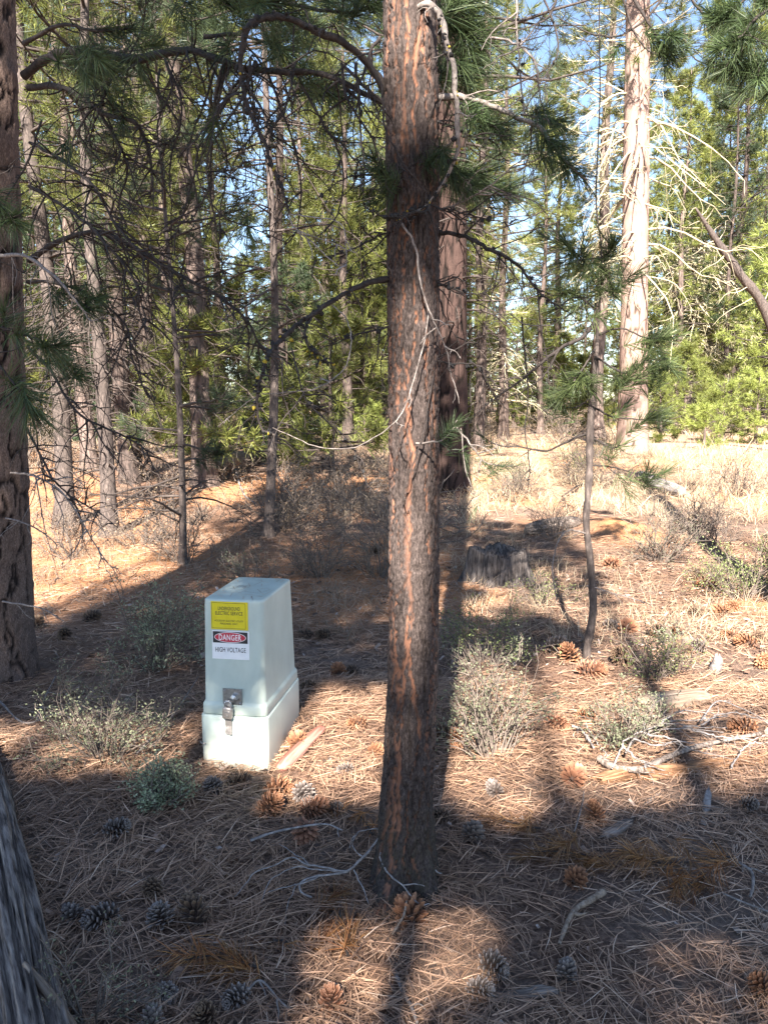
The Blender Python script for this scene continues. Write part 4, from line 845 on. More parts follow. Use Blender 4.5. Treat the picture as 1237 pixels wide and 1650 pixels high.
M['lock'] = noise_mat('lock_metal', [(.3, (.22, .20, .19)), (.7, (.42, .39, .37))], 60, rough=.42, bmp=.15); M['lock'].node_tree.nodes['Principled BSDF'].inputs['Metallic'].default_value = .75
M['sticker_yellow'] = noise_mat('sticker_yellow', [(.3, (.62, .50, .015)), (.7, (.70, .58, .03))], 30, rough=.4, bmp=0)
M['sticker_white'] = noise_mat('sticker_white', [(.3, (.72, .72, .73)), (.7, (.80, .80, .80))], 30, rough=.4, bmp=0)
M['ink'] = plain('ink_black', (.012, .012, .016), .5); M['sign_red'] = plain('sign_red', (.48, .02, .045), .45); M['ink_white'] = plain('ink_white', (.8, .8, .8), .45)
M['void'] = plain('dark_hole', (.01, .01, .01), .9)
p0 = ground(325, 1233); YAW = RAD(-9.0)
wv = np.array([math.cos(YAW), math.sin(YAW), 0]); box_o = p0 + wv * .163; box_o[2] = p0[2] - .005
ped = empty('utility_pedestal', box_o, 'pale green electric utility pedestal with yellow and danger stickers', 'utility box'); ped.rotation_euler = (0, 0, YAW); ped.scale = (.98, 1.05, 1.05)
ORG[ped.name] = (0, 0, 0)
def rrect(hw, y0, y1, r, z, n=6):
    out = []
    for cx, cy, a0 in ((hw - r, y1 - r, 0), (-hw + r, y1 - r, 90), (-hw + r, y0 + r, 180), (hw - r, y0 + r, 270)):
        for i in range(n + 1):
            a = RAD(a0 + 90 * i / n); out.append((cx + r * math.cos(a), cy + r * math.sin(a), z))
    return np.array(out)
def loft(name, rings, mat, parent, cap=True, capb=False):
    R = np.array(rings); m, k, _ = R.shape; idx = np.arange(m * k).reshape(m, k); mb = MB()
    Q = np.stack([idx[:-1], np.roll(idx[:-1], -1, 1), np.roll(idx[1:], -1, 1), idx[1:]], -1).reshape(-1, 4)
    V = R.reshape(-1, 3); T = []
    if cap:
        V = np.vstack([V, R[-1].mean(0)]); T += [[idx[-1, i], idx[-1, (i + 1) % k], len(V) - 1] for i in range(k)]
    if capb:
        V = np.vstack([V, R[0].mean(0)]); T += [[idx[0, (i + 1) % k], idx[0, i], len(V) - 1] for i in range(k)]
    mb.add(V, Q, T if T else None); return mb.build(name, M[mat], parent, (0, 0, 0))
base = loft('base', [rrect(.163, .004, .55, .028, -.08), rrect(.166, 0, .553, .028, .06), rrect(.167, -.001, .552, .028, .234), rrect(.1655, .001, .550, .028, .241), rrect(.161, .006, .546, .026, .2445), rrect(.150, .016, .535, .022, .2445)], 'pedestal', ped)
JZ = .2475
hood = loft('hood', [rrect(.148, .018, .535, .022, JZ), rrect(.160, .008, .546, .026, JZ), rrect(.1615, .006, .547, .027, JZ + .003), rrect(.1600, .007, .544, .027, .286), rrect(.1590, .009, .542, .027, .292), rrect(.1530, .015, .534, .026, .300), rrect(.1515, .017, .530, .026, .306)]
            + [rrect(.1515 - .0045 * t, .017 + .015 * t, .530 - .042 * t, .026, .306 + (.752 - .306) * t) for t in (.15, .4, .7, 1.0)]
            + [rrect(.1465, .0325, .4875, .0255, .758), rrect(.1435, .0355, .4845, .0235, .7635), rrect(.138, .041, .479, .020, .7660), rrect(.10, .08, .44, .018, .7675)], 'pedestal', ped)
lb = MB(); nn_ = 46; lx = rng.uniform(-.13, .13, nn_); ly = rng.uniform(.06, .46, nn_); an = rng.random(nn_) * 6.28; dl = np.stack([np.cos(an), np.sin(an), np.zeros(nn_)], -1)
ribbons(lb, np.stack([lx, ly, np.full(nn_, .7695)], -1) - dl * .03, dl, .03 + .07 * rng.random(nn_), .0022, None, None, 2, np.stack([-np.sin(an), np.cos(an), np.zeros(nn_)], -1)); tag(lb.build('fallen_needles', M['litter'], hood, (0, 0, 0)), kind='stuff')
def yf(z): return .017 + .015 * np.clip((z - .306) / .446, 0, 1)
def panel(name, x0, x1, z0, z1, off, mat, parent, th=.0006):
    mb = MB(); v = [];
    for o_ in (off, off - th):
        for x, z in ((x0, z0), (x1, z0), (x1, z1), (x0, z1)): v.append((x, yf(z) - o_, z))
    mb.add(np.array(v), [[0, 1, 2, 3], [0, 4, 5, 1], [1, 5, 6, 2], [2, 6, 7, 3], [3, 7, 4, 0]]); return mb.build(name, M[mat], parent, (0, 0, 0), smooth=False)
def disc(name, cx, cz, rx, rz, off, mat, parent, n=40):
    a = np.arange(n) * 2 * math.pi / n; z = cz + rz * np.sin(a)
    V = np.vstack([np.stack([cx + rx * np.cos(a), yf(z) - off, z], -1), [[cx, yf(cz) - off, cz]]])
    mb = MB().add(V, None, [[i, (i + 1) % n, n] for i in range(n)]); return mb.build(name, M[mat], parent, (0, 0, 0), smooth=False)
def lettering(txt, cx, cz, w, h, off, mat, parent, name='lettering', bold=.0):
    cu = bpy.data.curves.new('txt', 'FONT'); cu.body = txt; cu.align_x = 'CENTER'; cu.fill_mode = 'FRONT'; cu.offset = bold; cu.resolution_u = 4; cu.space_character = 1.08
    o = bpy.data.objects.new('txt', cu); COL.objects.link(o); bpy.context.view_layer.update()
    me = bpy.data.meshes.new_from_object(o.evaluated_get(bpy.context.evaluated_depsgraph_get())); bpy.data.objects.remove(o); bpy.data.curves.remove(cu)
    co = np.zeros(len(me.vertices) * 3, np.float32); me.vertices.foreach_get('co', co); co = co.reshape(-1, 3)
    mn, mx = co.min(0), co.max(0); x = cx + ((co[:, 0] - mn[0]) / (mx[0] - mn[0]) - .5) * w; z = cz + ((co[:, 1] - mn[1]) / (mx[1] - mn[1]) - .5) * h
    me.vertices.foreach_set('co', np.stack([x, yf(z) - off, z], -1).astype(np.float32).ravel()); me.update(); me.materials.clear(); me.materials.append(M[mat])
    return link(name, me, parent)
sx0, sx1 = -.108, .074; sc_ = (sx0 + sx1) / 2
ys = panel('warning_sticker', sx0, sx1, .632, .757, .0014, 'sticker_yellow', ped); tag(ys, 'yellow underground electric service sticker')
for a in ((sx0 + .004, sx1 - .012, .750, .7515), (sx0 + .004, sx1 - .012, .637, .6385), (sx0 + .004, sx0 + .0055, .637, .7515), (sx1 - .0135, sx1 - .012, .637, .7515)):
    panel('border_line', *a, .0018, 'ink', ys, .0002)
lettering('UNDERGROUND', sc_ - .002, .7265, .108, .0165, .0019, 'ink', ys, bold=.012); lettering('ELECTRIC SERVICE', sc_ - .002, .7055, .134, .0165, .0019, 'ink', ys, bold=.012)
lettering('ACCESS BY ELECTRIC UTILITY', sc_ - .002, .6715, .142, .0085, .0019, 'ink', ys, bold=.008); lettering('PERSONNEL ONLY', sc_ - .002, .6585, .086, .0085, .0019, 'ink', ys, bold=.008)
dx0, dx1 = -.104, .079; dc = (dx0 + dx1) / 2
ds = panel('danger_sticker', dx0, dx1, .499, .627, .0016, 'sticker_white', ped); tag(ds, 'white danger high voltage sticker with a red oval on black')
panel('black_field', dx0 + .004, dx1 - .008, .572, .623, .0020, 'ink', ds, .0002)
disc('oval_rim', dc - .002, .5975, .078, .0235, .0024, 'ink_white', ds); disc('oval', dc - .002, .5975, .0755, .0212, .0027, 'sign_red', ds)
lettering('DANGER', dc - .002, .5975, .110, .0265, .0030, 'ink_white', ds, bold=.012); lettering('HIGH VOLTAGE', dc - .001, .5415, .150, .0215, .0020, 'ink', ds, bold=.010)
# latch, padlock, hole, rod
def boxm(c, s, rot=None):
    v = np.array([[x, y, z] for z in (-1, 1) for y in (-1, 1) for x in (-1, 1)], float) * np.array(s) / 2
    if rot is not None: v = v @ np.array(rot.to_matrix()).T
    return v + np.array(c), [[0, 2, 3, 1], [4, 5, 7, 6], [0, 1, 5, 4], [2, 6, 7, 3], [0, 4, 6, 2], [1, 3, 7, 5]]
lp_ = MB(); v, q = boxm((-.006, yf(.33) - .004, .330), (.094, .006, .074)); lp_.add(v, q); plate = lp_.build('latch_plate', M['steel'], ped, (0, 0, 0), smooth=False)
for x in (-.044, .032):
    for z in (.303, .358):
        rb = MB(); blobs(rb, np.array([[x, yf(z) - .008, z]]), [.0045]); rb.build('rivet', M['steel'], plate, (0, 0, 0))
bo = MB(); th = np.linspace(0, 1, 2); tubes(bo, np.array([[[.006, yf(.33) - .006, .330], [.006, yf(.33) - .028, .330]]]), np.array([[.019, .017]]), 6); bo.build('hex_bolt', M['steel'], plate, (0, 0, 0), smooth=False)
hp = MB()
rings = []
for z, y in ((.320, -.004), (.274, -.014), (.239, -.013), (.204, -.012), (.166, -.013)):
    rings.append([(-.036, y + .004, z), (-.004, y + .003, z), (-.004, y, z), (-.036, y + .001, z)])
rings[-1][2] = (-.004, -.016, .163); rings[-1][3] = (-.036, -.015, .168)
R3 = np.array(rings); idx = np.arange(20).reshape(5, 4); Q = np.stack([idx[:-1], np.roll(idx[:-1], -1, 1), np.roll(idx[1:], -1, 1), idx[1:]], -1).reshape(-1, 4)
hp.add(R3.reshape(-1, 3), np.vstack([Q, [[0, 1, 2, 3]], [[16, 19, 18, 17]]])); hp.build('hasp_strap', M['lock'], ped, (0, 0, 0), smooth=False)
hb = MB(); a = np.arange(12) * math.pi / 6; V = np.stack([.038 + .0035 * np.cos(a), np.full(12, -.0022), .202 + .0035 * np.sin(a)], -1); hb.add(np.vstack([V, [[.038, -.0022, .202]]]), None, [[i, (i + 1) % 12, 12] for i in range(12)]); hb.build('bolt_hole', M['void'], ped, (0, 0, 0))
rd = MB(); tubes(rd, np.array([[[-.176, .02, .108], [-.160, -.006, .112], [-.138, -.010, .113]]]), np.array([[.0035, .0035, .003]]), 8); rd.build('ground_rod', M['lock'], ped, (0, 0, 0))
def box_world(p): p = np.asarray(p, float); c, s = math.cos(YAW), math.sin(YAW); return np.array([c * p[0] - s * p[1], s * p[0] + c * p[1], p[2]]) + box_o
pl_o = box_world((-.018, -.022, .285)); pad = empty('padlock', pl_o, 'grey metal padlock hanging from the pedestal latch', 'padlock'); pad.rotation_euler = (0, RAD(4), YAW); ORG[pad.name] = (0, 0, 0)
loft('body', [np.array([(x, y, z) for x, y in ((-.024, .006), (-.018, .012), (.018, .012), (.024, .006), (.024, -.006), (.018, -.012), (-.018, -.012), (-.024, -.006))]) * np.array([s, s, 1]) for z, s in ((-.030, .86), (-.026, .97), (-.01, 1), (.016, 1), (.022, .95), (.025, .84))], 'lock', pad, True, True)
sh = MB(); a = np.linspace(0, math.pi, 14); S = np.stack([.014 * np.cos(a), np.zeros(14), .038 + .014 * np.sin(a)], -1); S = np.vstack([[[.014, 0, .015]], S, [[-.014, 0, .015]]]); tubes(sh, S[None], np.full((1, 16), .0042), 8); sh.build('shackle', M['steel'], pad, (0, 0, 0))
kb = MB(); v, q = boxm((0, -.0125, .004), (.026, .002, .006)); kb.add(v, q); v, q = boxm((.002, -.0125, -.014), (.007, .002, .010)); kb.add(v, q); kb.build('stamped_mark', M['steel'], pad, (0, 0, 0), smooth=False)

# ------------------------------------------------------------------ dead wood on the ground
def lifted(px, py, f=.0): q = ground(px, py); return C_ + (q - C_) * (1 - f)
def wood(name, A, B, r0, r1, label, cat, mat='grey_wood', k=28, n=40, seed=1, groove=.16, flat=1.0, bend=.03, group=None, ends=.25, coarse=2.6, roll=0.0, tp=.35):
    """a weathered length of wood; grain along its own z axis"""
    A = np.asarray(A, float); B = np.asarray(B, float); Ln = np.linalg.norm(B - A); z = np.linspace(0, Ln, n); t = z / Ln
    th = np.arange(k) * 2 * math.pi / k; R = (r0 + (r1 - r0) * t) * (1 - tp * np.abs(2 * t - 1) ** 5) * (1 + .5 * groove * (vnoise(np.stack([t * 7, t * 0 + seed, t * 0], -1), seed) - .5))
    d = np.stack([np.cos(th), np.sin(th)], -1)
    q = np.stack([np.broadcast_to(d[None, :, 0], (n, k)) * coarse, np.broadcast_to(d[None, :, 1], (n, k)) * coarse, np.repeat(z[:, None], k, 1) / (r0 * 7)], -1)
    g = fbm(q, seed, 4); g2 = 1 - ss(.0, .085, np.abs(fbm(q * np.array([1.5, 1.5, .5]), seed + 9, 2) - .5))
    rr = R[:, None] * (1 + groove * 2 * (g - .5) - groove * .9 * g2)
    e = ends * r0; zz = np.repeat(z[:, None], k, 1).copy(); zz[0] += e * (fbm(q[0], seed + 3, 2) - .5) * 3; zz[-1] += e * (fbm(q[-1], seed + 4, 2) - .5) * 3
    cx = bend * Ln * np.sin(t * 3.1 + seed); cy = bend * .5 * Ln * np.sin(t * 5 + seed * 2)
    V = np.stack([cx[:, None] + d[None, :, 0] * rr, cy[:, None] + d[None, :, 1] * rr * flat, zz], -1)
    V[0, :, :2] = V[0, :, :2] * .8 + .2 * V[0, :, :2].mean(0); V[-1, :, :2] = V[-1, :, :2] * .8 + .2 * V[-1, :, :2].mean(0)
    idx = np.arange(n * k).reshape(n, k); mb = MB()
    Q = np.stack([idx[:-1], np.roll(idx[:-1], -1, 1), np.roll(idx[1:], -1, 1), idx[1:]], -1).reshape(-1, 4)
    VV = np.vstack([V.reshape(-1, 3), V[0].mean(0) + [0, 0, e * .5], V[-1].mean(0) - [0, 0, e * .5]]); m0 = n * k
    T = [[idx[0, (i + 1) % k], idx[0, i], m0] for i in range(k)] + [[idx[-1, i], idx[-1, (i + 1) % k], m0 + 1] for i in range(k)]
    mb.add(VV, Q, T, np.concatenate([np.stack([g, g2, t[:, None] * np.ones((n, k))], -1).reshape(-1, 3), np.zeros((2, 3))]))
    o = mb.build(name, M[mat]); o.location = Vector(A)
    zd = Vector(B - A).normalized(); xd = zd.cross(Vector((0, 0, 1))).normalized(); yd = zd.cross(xd)
    o.rotation_euler = (Matrix((xd, yd, zd)).transposed() @ Matrix.Rotation(roll, 3, 'Z')).to_euler()
    return tag(o, label, cat, group)
def lie(px0, py0, px1, py1, r, h=.7): a = ground(px0, py0); b = ground(px1, py1); a[2] += r * h; b[2] += r * h; return a, b
fa = ground(112, 1650); fb = ground(-4, 1252); dv = unit(fb - fa); sd = np.array([-dv[1], dv[0], 0]); 
fl = wood('fallen_log', fa - dv * .7 + sd * .092 + [0, 0, .05], fb + dv * .9 + sd * .08 + [0, 0, .05], .098, .076, 'weathered grey cracked log lying in the lower left corner', 'log', 'grey_wood', 130, 160, 5, .26, 1.0, .008, coarse=4.5, tp=0)
wood('broken_stick', lifted(38, 1552, .09), lifted(128, 1668, .06), .011, .016, 'brown broken stick resting on the weathered grey log', 'stick', 'tan_wood', 12, 20, 4, .15, bend=.01)
wood('split_stake', *[p + np.array([0, 0, .022]) for p in (ground(450, 1248), ground(520, 1178))], .040, .034, 'reddish split wooden stake lying beside the pedestal', 'stake', 'red_wood', 12, 26, 8, .14, .75, .004, coarse=1.3)
a, b = lie(352, 768, 436, 722, .20); wood('fallen_log', a, b, .20, .17, 'thick broken log behind the wide pale pine left of centre', 'log', 'tan_wood', 30, 30, 12, .14)
a, b = lie(505, 728, 566, 694, .12); b[2] += .5; wood('fallen_log', a, b, .12, .09, 'tan propped log in the shaded middle distance left of the middle pine', 'log', 'tan_wood', 24, 30, 13, .14)
a, b = lie(846, 862, 935, 846, .09); wood('fallen_log', a, b, .10, .07, 'grey broken log lying just behind the old stump', 'log', 'grey_wood', 30, 34, 14, .22)
a, b = lie(1030, 778, 1096, 803, .12); wood('fallen_log', a, b, .14, .10, 'white bleached log in the dry grass by the orange mound', 'log', 'twig_white', 30, 30, 15, .2)
a, b = lie(1030, 1140, 1140, 1128, .06, .3); wood('wood_slab', a, b, .085, .075, 'pale weathered wood slab half sunk in needles on the right', 'wood slab', 'tan_wood', 30, 40, 16, .10, .6, .01, coarse=3)
a, b = lie(965, 1262, 1105, 1240, .05, .2); wood('rotten_log', a, b, .045, .036, 'rotting orange log under the grey curved branch', 'log', 'rot_wood', 60, 90, 17, .5, .7, .03, coarse=5, ends=1.2)
a, b = lie(1100, 1245, 1260, 1215, .05, .1); wood('rotten_log', a, b, .04, .05, 'crumbling orange log remnant at the right edge', 'log', 'rot_wood', 60, 90, 18, .6, .6, .03, coarse=5, ends=1.2)
a, b = lie(968, 1352, 1018, 1325, .03, .4); wood('wood_chip', a, b, .035, .02, 'blue-grey wood chunk above the tan dead needle sprigs', 'wood chip', 'grey_wood', 16, 20, 19, .3, .5, .02, ends=2.0, tp=.8)
a, b = lie(1133, 1312, 1142, 1285, .02, .5); b[2] += .03; wood('wood_chip', a, b, .022, .012, 'small upright grey wood chip right of the rotting log', 'wood chip', 'twig_white', 14, 14, 20, .3, .5, ends=2.0, tp=.8)
a, b = lie(1038, 1298, 1064, 1280, .015, .5); wood('wood_chip', a, b, .014, .006, 'slim grey splinter left of the upright wood chip', 'wood chip', 'twig_pale', 10, 12, 21, .3, .6, ends=2.0, tp=.8)
a, b = lie(785, 1612, 902, 1606, .02, .5); wood('flat_stick', a, b, .018, .024, 'flat grey stick near the bottom edge right of the middle pine', 'stick', 'grey_wood', 16, 34, 22, .3, .6, .05, ends=2.0, tp=.8)
a, b = lie(372, 1242, 402, 1214, .006, 1.0); b[2] += .05; wood('twig', a, b, .006, .004, 'short dark twig leaning on the foot of the pedestal', 'twig', 'limb', 8, 12, 23, .2)
a = ground(1152, 1082); wood('wood_stub', a - [0, 0, .03], a + [.005, 0, .105], .042, .026, 'small upright bleached stub among the cones on the right', 'stub', 'twig_white', 20, 24, 24, .35, 1, .05, ends=.8)
def stick(name, pts, r0, r1, label, mat='twig_pale', twigs=0, tl=(.05, .15), lift=.012, group=None, cat='stick', k=8):
    root_p = lifted(*pts[len(pts) // 2]); P = catmull([lifted(p[0], p[1], p[2] if len(p) > 2 else lift) for p in pts], 30); mb = MB(); rr = np.linspace(r0, r1, 30) * (1 + .25 * (vnoise(P * 40, 3) - .5) * 2)
    tubes(mb, P[None], rr[None], k)
    if twigs:
        B, D, L = offshoots(P[None], twigs, 30, 70, *tl, .2, flat=.5); Pt = curves(B, D, L, 8, .15, 0, .12); Pt[..., 2] = np.maximum(Pt[..., 2], H(Pt[..., 0], Pt[..., 1]) + .006); tubes(mb, Pt, taper(len(B), 8, r1 * .9 + .0008, .001), 5)
    o = mb.build(name, M[mat], None, tuple(root_p)); return tag(o, label, cat, group)
stick('curved_branch', [(965, 1222), (990, 1236), (1030, 1240), (1062, 1226), (1100, 1210), (1150, 1196), (1225, 1182)], .018, .009, 'thick grey curved branch lying over the rotting orange log', 'grey_wood', 4, lift=.02, k=12)
stick('bare_twig', [(1008, 1212), (1022, 1190), (1050, 1178), (1100, 1174), (1165, 1180)], .006, .002, 'pale thin branching twig above the curved grey branch', 'twig_white', 6, (.08, .2), .04)
stick('bare_twig', [(1035, 1175), (1080, 1162), (1125, 1160), (1172, 1154)], .005, .002, 'pale straight twig in front of the weathered wood slab', 'twig_white', 3, lift=.04)
stick('bare_twig', [(1128, 1162), (1155, 1130), (1190, 1140), (1237, 1162)], .005, .002, 'bent pale twig at the right edge beside the wood slab', 'twig_white', 3, lift=.05)
stick('bare_twig', [(922, 1170), (935, 1175), (950, 1195), (956, 1205)], .007, .004, 'forked pale twig left of the sunlit sage shrub', 'twig_white', 2, lift=.03)
stick('curved_stick', [(900, 1522), (912, 1490), (926, 1466), (948, 1452), (972, 1436)], .006, .012, 'bent tan stick on the shaded litter below the dead needle sprigs', 'tan_wood', 1, lift=.015, k=10)
stick('bare_twig', [(636, 1566), (650, 1600), (662, 1622), (672, 1648)], .006, .004, 'thin tan twig crossing the dark shadow at the bottom', 'twig_pale', 1)
stick('bare_twig', [(655, 1452), (650, 1475), (640, 1492), (632, 1505)], .004, .003, 'short yellowish twig on the brown cone at the pine foot', 'tan_wood', 0, lift=.04)
stick('bare_twig', [(925, 1340), (938, 1295), (940, 1275)], .003, .002, 'straight pale straw beside the dark brown cone', 'twig_pale', 0, lift=.03)
stick('bare_twig', [(1190, 1390), (1210, 1405), (1212, 1430), (1207, 1445)], .006, .005, 'hooked pale twig at the right edge below the logs', 'twig_pale', 1, lift=.02)
stick('bare_twig', [(1165, 1440), (1200, 1455), (1240, 1470)], .004, .003, 'straight pale twig touching the right edge', 'twig_pale', 1, lift=.02)
stick('bare_twig', [(395, 1600), (420, 1580), (450, 1612), (465, 1625)], .004, .003, 'grey forked twig beside the grey cones at the bottom', 'twig_pale', 2, lift=.02)
stick('bare_twig', [(220, 1215), (280, 1150), (320, 1090)], .004, .002, 'thin grey stem lying across the sage shrub left of the pedestal', 'twig_pale', 4, lift=.06)
stick('bare_twig', [(0, 1130), (40, 1165), (90, 1150), (120, 1160)], .006, .003, 'pale forked twig on the litter by the left edge pine', 'twig_pale', 4, lift=.03)
stick('bare_twig', [(90, 1090), (70, 1130), (60, 1160)], .004, .002, 'short pale twig standing left of the sage shrub', 'twig_pale', 1, lift=.05)
stick('bare_twig', [(375, 740), (390, 790), (412, 812)], .02, .008, 'pale fallen branch in front of the thick broken log', 'twig_white', 4, (.2, .5), .02)
stick('bare_twig', [(560, 800), (590, 780), (640, 770)], .014, .006, 'grey fallen branch in the dry grass left of the middle pine', 'twig_pale', 6, (.2, .6), .02)
stick('bare_twig', [(905, 800), (935, 780), (960, 770), (1000, 775)], .016, .006, 'crooked fallen branch behind the dark sapling', 'limb_mid', 5, (.2, .6), .03)
# the bleached branch lying at the foot of the middle pine: one thing with its forks
bw = ground(600, 1400); bb = empty('dead_branch', bw, 'bleached white forked branch lying at the foot of the middle pine', 'branch')
for pts, r0, r1 in (([(643, 1342, .07), (615, 1345, .07), (606, 1360, .06), (580, 1385, .05), (562, 1403, .04), (525, 1410, .04), (508, 1412, .04), (487, 1420, .04), (485, 1437, .03), (503, 1447, .02)], .0075, .005),
                    ([(643, 1342, .07), (662, 1378, .06), (675, 1394, .05), (690, 1400, .04), (712, 1406, .02)], .0055, .003), ([(626, 1350, .07), (613, 1380, .06), (630, 1412, .05), (647, 1427, .05), (675, 1456, .03), (692, 1457, .02)], .005, .003), ([(647, 1427, .05), (665, 1424, .05), (684, 1427, .05)], .0035, .002),
                    ([(553, 1403, .04), (500, 1393, .05), (468, 1384, .05), (440, 1395, .05), (412, 1404, .05), (398, 1420, .04), (378, 1446, .02)], .0045, .002), ([(520, 1409, .04), (480, 1426, .04), (434, 1437, .03)], .0038, .002), ([(560, 1404, .05), (510, 1400, .05), (475, 1398, .05), (440, 1415, .04), (420, 1455, .02)], .0035, .0018),
                    ([(632, 1340, .07), (592, 1335, .07), (572, 1346, .07), (562, 1366, .06)], .0035, .002), ([(585, 1380, .05), (568, 1365, .06), (575, 1345, .06)], .0035, .002), ([(570, 1404, .04), (584, 1432, .03), (594, 1456, .02)], .004, .002), ([(500, 1393, .05), (470, 1372, .05), (450, 1360, .05)], .003, .0015), ([(480, 1426, .04), (466, 1452, .03), (460, 1490, .01)], .0026, .0014)):
    P = catmull([lifted(*p) for p in pts], 30); P += (np.stack([fbm(P * 30 + s * 17, s, 2) for s in range(3)], -1) - .5) * .014; mb = MB(); tubes(mb, P[None], np.linspace(r0, r1, 30)[None] * .72 * (1 + .5 * (vnoise(P * 60, 3) - .5)), 7); mb.build('fork', M['twig_white'], bb)
tw_ = ground(1080, 1190); tb2 = empty('dead_branch', tw_, 'tangle of thin bleached twigs behind the thick grey curved branch', 'branch')
tr_ = np.random.default_rng(17)
for pts in ([(985, 1238, .03), (1002, 1205, .05), (1030, 1182, .06), (1075, 1168, .06), (1130, 1172, .05), (1178, 1170, .03)], [(1018, 1192, .06), (1055, 1200, .06), (1100, 1196, .05), (1150, 1206, .04)], [(1042, 1178, .06), (1085, 1186, .07), (1120, 1205, .05), (1185, 1218, .03)], [(1060, 1171, .06), (1090, 1150, .08), (1128, 1146, .07), (1170, 1156, .05)],
            [(1100, 1170, .06), (1140, 1186, .05), (1200, 1190, .04), (1240, 1178, .03)], [(1005, 1203, .05), (1035, 1225, .04), (1070, 1240, .02)], [(1030, 1182, .06), (1040, 1150, .08), (1062, 1128, .09)], [(1130, 1172, .05), (1160, 1148, .06), (1196, 1150, .06), (1237, 1165, .05)], [(940, 1165, .03), (962, 1190, .03), (975, 1215, .02)], [(1180, 1240, .02), (1205, 1200, .04), (1240, 1195, .05)]):
    P = catmull([lifted(p[0] + tr_.normal(0, 3), p[1] + tr_.normal(0, 3), p[2]) for p in pts], 26); P += tr_.normal(0, .003, P.shape); mb = MB(); tubes(mb, P[None], np.linspace(.0048, .0014, 26)[None] * (1 + .5 * (vnoise(P * 60, 3) - .5)), 6)
    B, D, L = offshoots(P[None], 4, 25, 60, .05, .16, .3, flat=.6); Pt = curves(B, D, L, 7, .1, 0, .14); tubes(mb, Pt, taper(len(B), 7, .0018, .0008), 4); mb.build('fork', M['twig_white'], tb2)
stick('bare_twig', [(404, 1354), (450, 1339), (520, 1328), (552, 1338)], .005, .003, 'straight bleached twig lying across the orange cone below the pedestal', 'twig_white', 1, lift=.045)

# the old stump
def stump():
    g = ground(803, 936); dep = depth_of(g); R = 108 / 2 * dep / FPX; hgt = 46 * dep / FPX; n, k = 34, 120
    th = np.arange(k) * 2 * math.pi / k; t = np.linspace(0, 1, n); d = np.stack([np.cos(th), np.sin(th)], -1)
    rid = fbm(np.stack([d[:, 0] * 5, d[:, 1] * 5, np.zeros(k)], -1), 7, 3)
    top = hgt * (.72 + .50 * fbm(np.stack([d[:, 0] * 1.3, d[:, 1] * 1.3, np.ones(k)], -1), 2, 2) + .22 * fbm(np.stack([d[:, 0] * 9, d[:, 1] * 9, np.ones(k)], -1), 22, 2))
    V = []
    for ti in t:
        z = ti * top; fine = fbm(np.stack([d[:, 0] * 14, d[:, 1] * 14, np.full(k, ti * 1.2)], -1), 17, 3)
        rr = R * (1.06 - .26 * ti ** .6 + .22 * (1 - ti) ** 3 * (rid * 2 - .6)) * (.70 + .54 * rid) * (.88 + .24 * fine)
        V.append(np.stack([d[:, 0] * rr, d[:, 1] * rr, z - .05 * (1 - ti)], -1))
    for s, zo in ((.86, -.01), (.7, -.05), (.4, -.10), (.05, -.12)):
        V.append(np.stack([V[n - 1][:, 0] * s, V[n - 1][:, 1] * s, V[n - 1][:, 2] * (1 - .3 * (1 - s)) + zo + .03 * fbm(np.stack([d[:, 0] * 9 * s, d[:, 1] * 9 * s, np.zeros(k)], -1), 5, 2)], -1))
    R3 = np.array(V); m = len(R3); idx = np.arange(m * k).reshape(m, k); Q = np.stack([idx[:-1], np.roll(idx[:-1], -1, 1), np.roll(idx[1:], -1, 1), idx[1:]], -1).reshape(-1, 4)
    mb = MB().add(R3.reshape(-1, 3), Q, None, np.repeat(rid[None, :, None], m, 0).reshape(-1, 1) * np.ones(3)); o = mb.build('tree_stump', M['stump_wood']); o.location = Vector(g); o.scale = (1, .8, 1)
    tag(o, 'old grey weathered stump with ridged sides right of the middle pine', 'stump')
stump()

# ------------------------------------------------------------------ pine cones
def scale_geo(mb, Mx, t, rv):
    # wedge-shaped scale with a thick rhombic tip and a prickle
    v = np.array([[0, -.05, -.02], [0, .05, -.02], [0, .05, .02], [0, -.05, .02], [.80, -.17, -.035], [.80, .17, -.035], [.84, .15, .055], [.84, -.15, .055], [1.0, -.06, -.02], [1.0, .06, -.02], [.98, 0, .05], [1.06, 0, .0]])
    q = [[0, 1, 5, 4], [3, 7, 6, 2], [1, 2, 6, 5], [0, 4, 7, 3]]; tri = [[4, 5, 9], [4, 9, 8], [5, 6, 9], [6, 10, 9], [6, 7, 10], [7, 4, 8], [7, 8, 10], [8, 9, 11], [9, 10, 11], [10, 8, 11]]
    a = np.zeros((12, 3)); a[:, 0] = rv; a[4:8, 2] = .6; a[8:11, 2] = .82; a[11, 2] = 1.0
    V = v if Mx is None else v @ Mx[:3, :3].T + Mx[:3, 3]
    mb.add(V, q, tri, a)
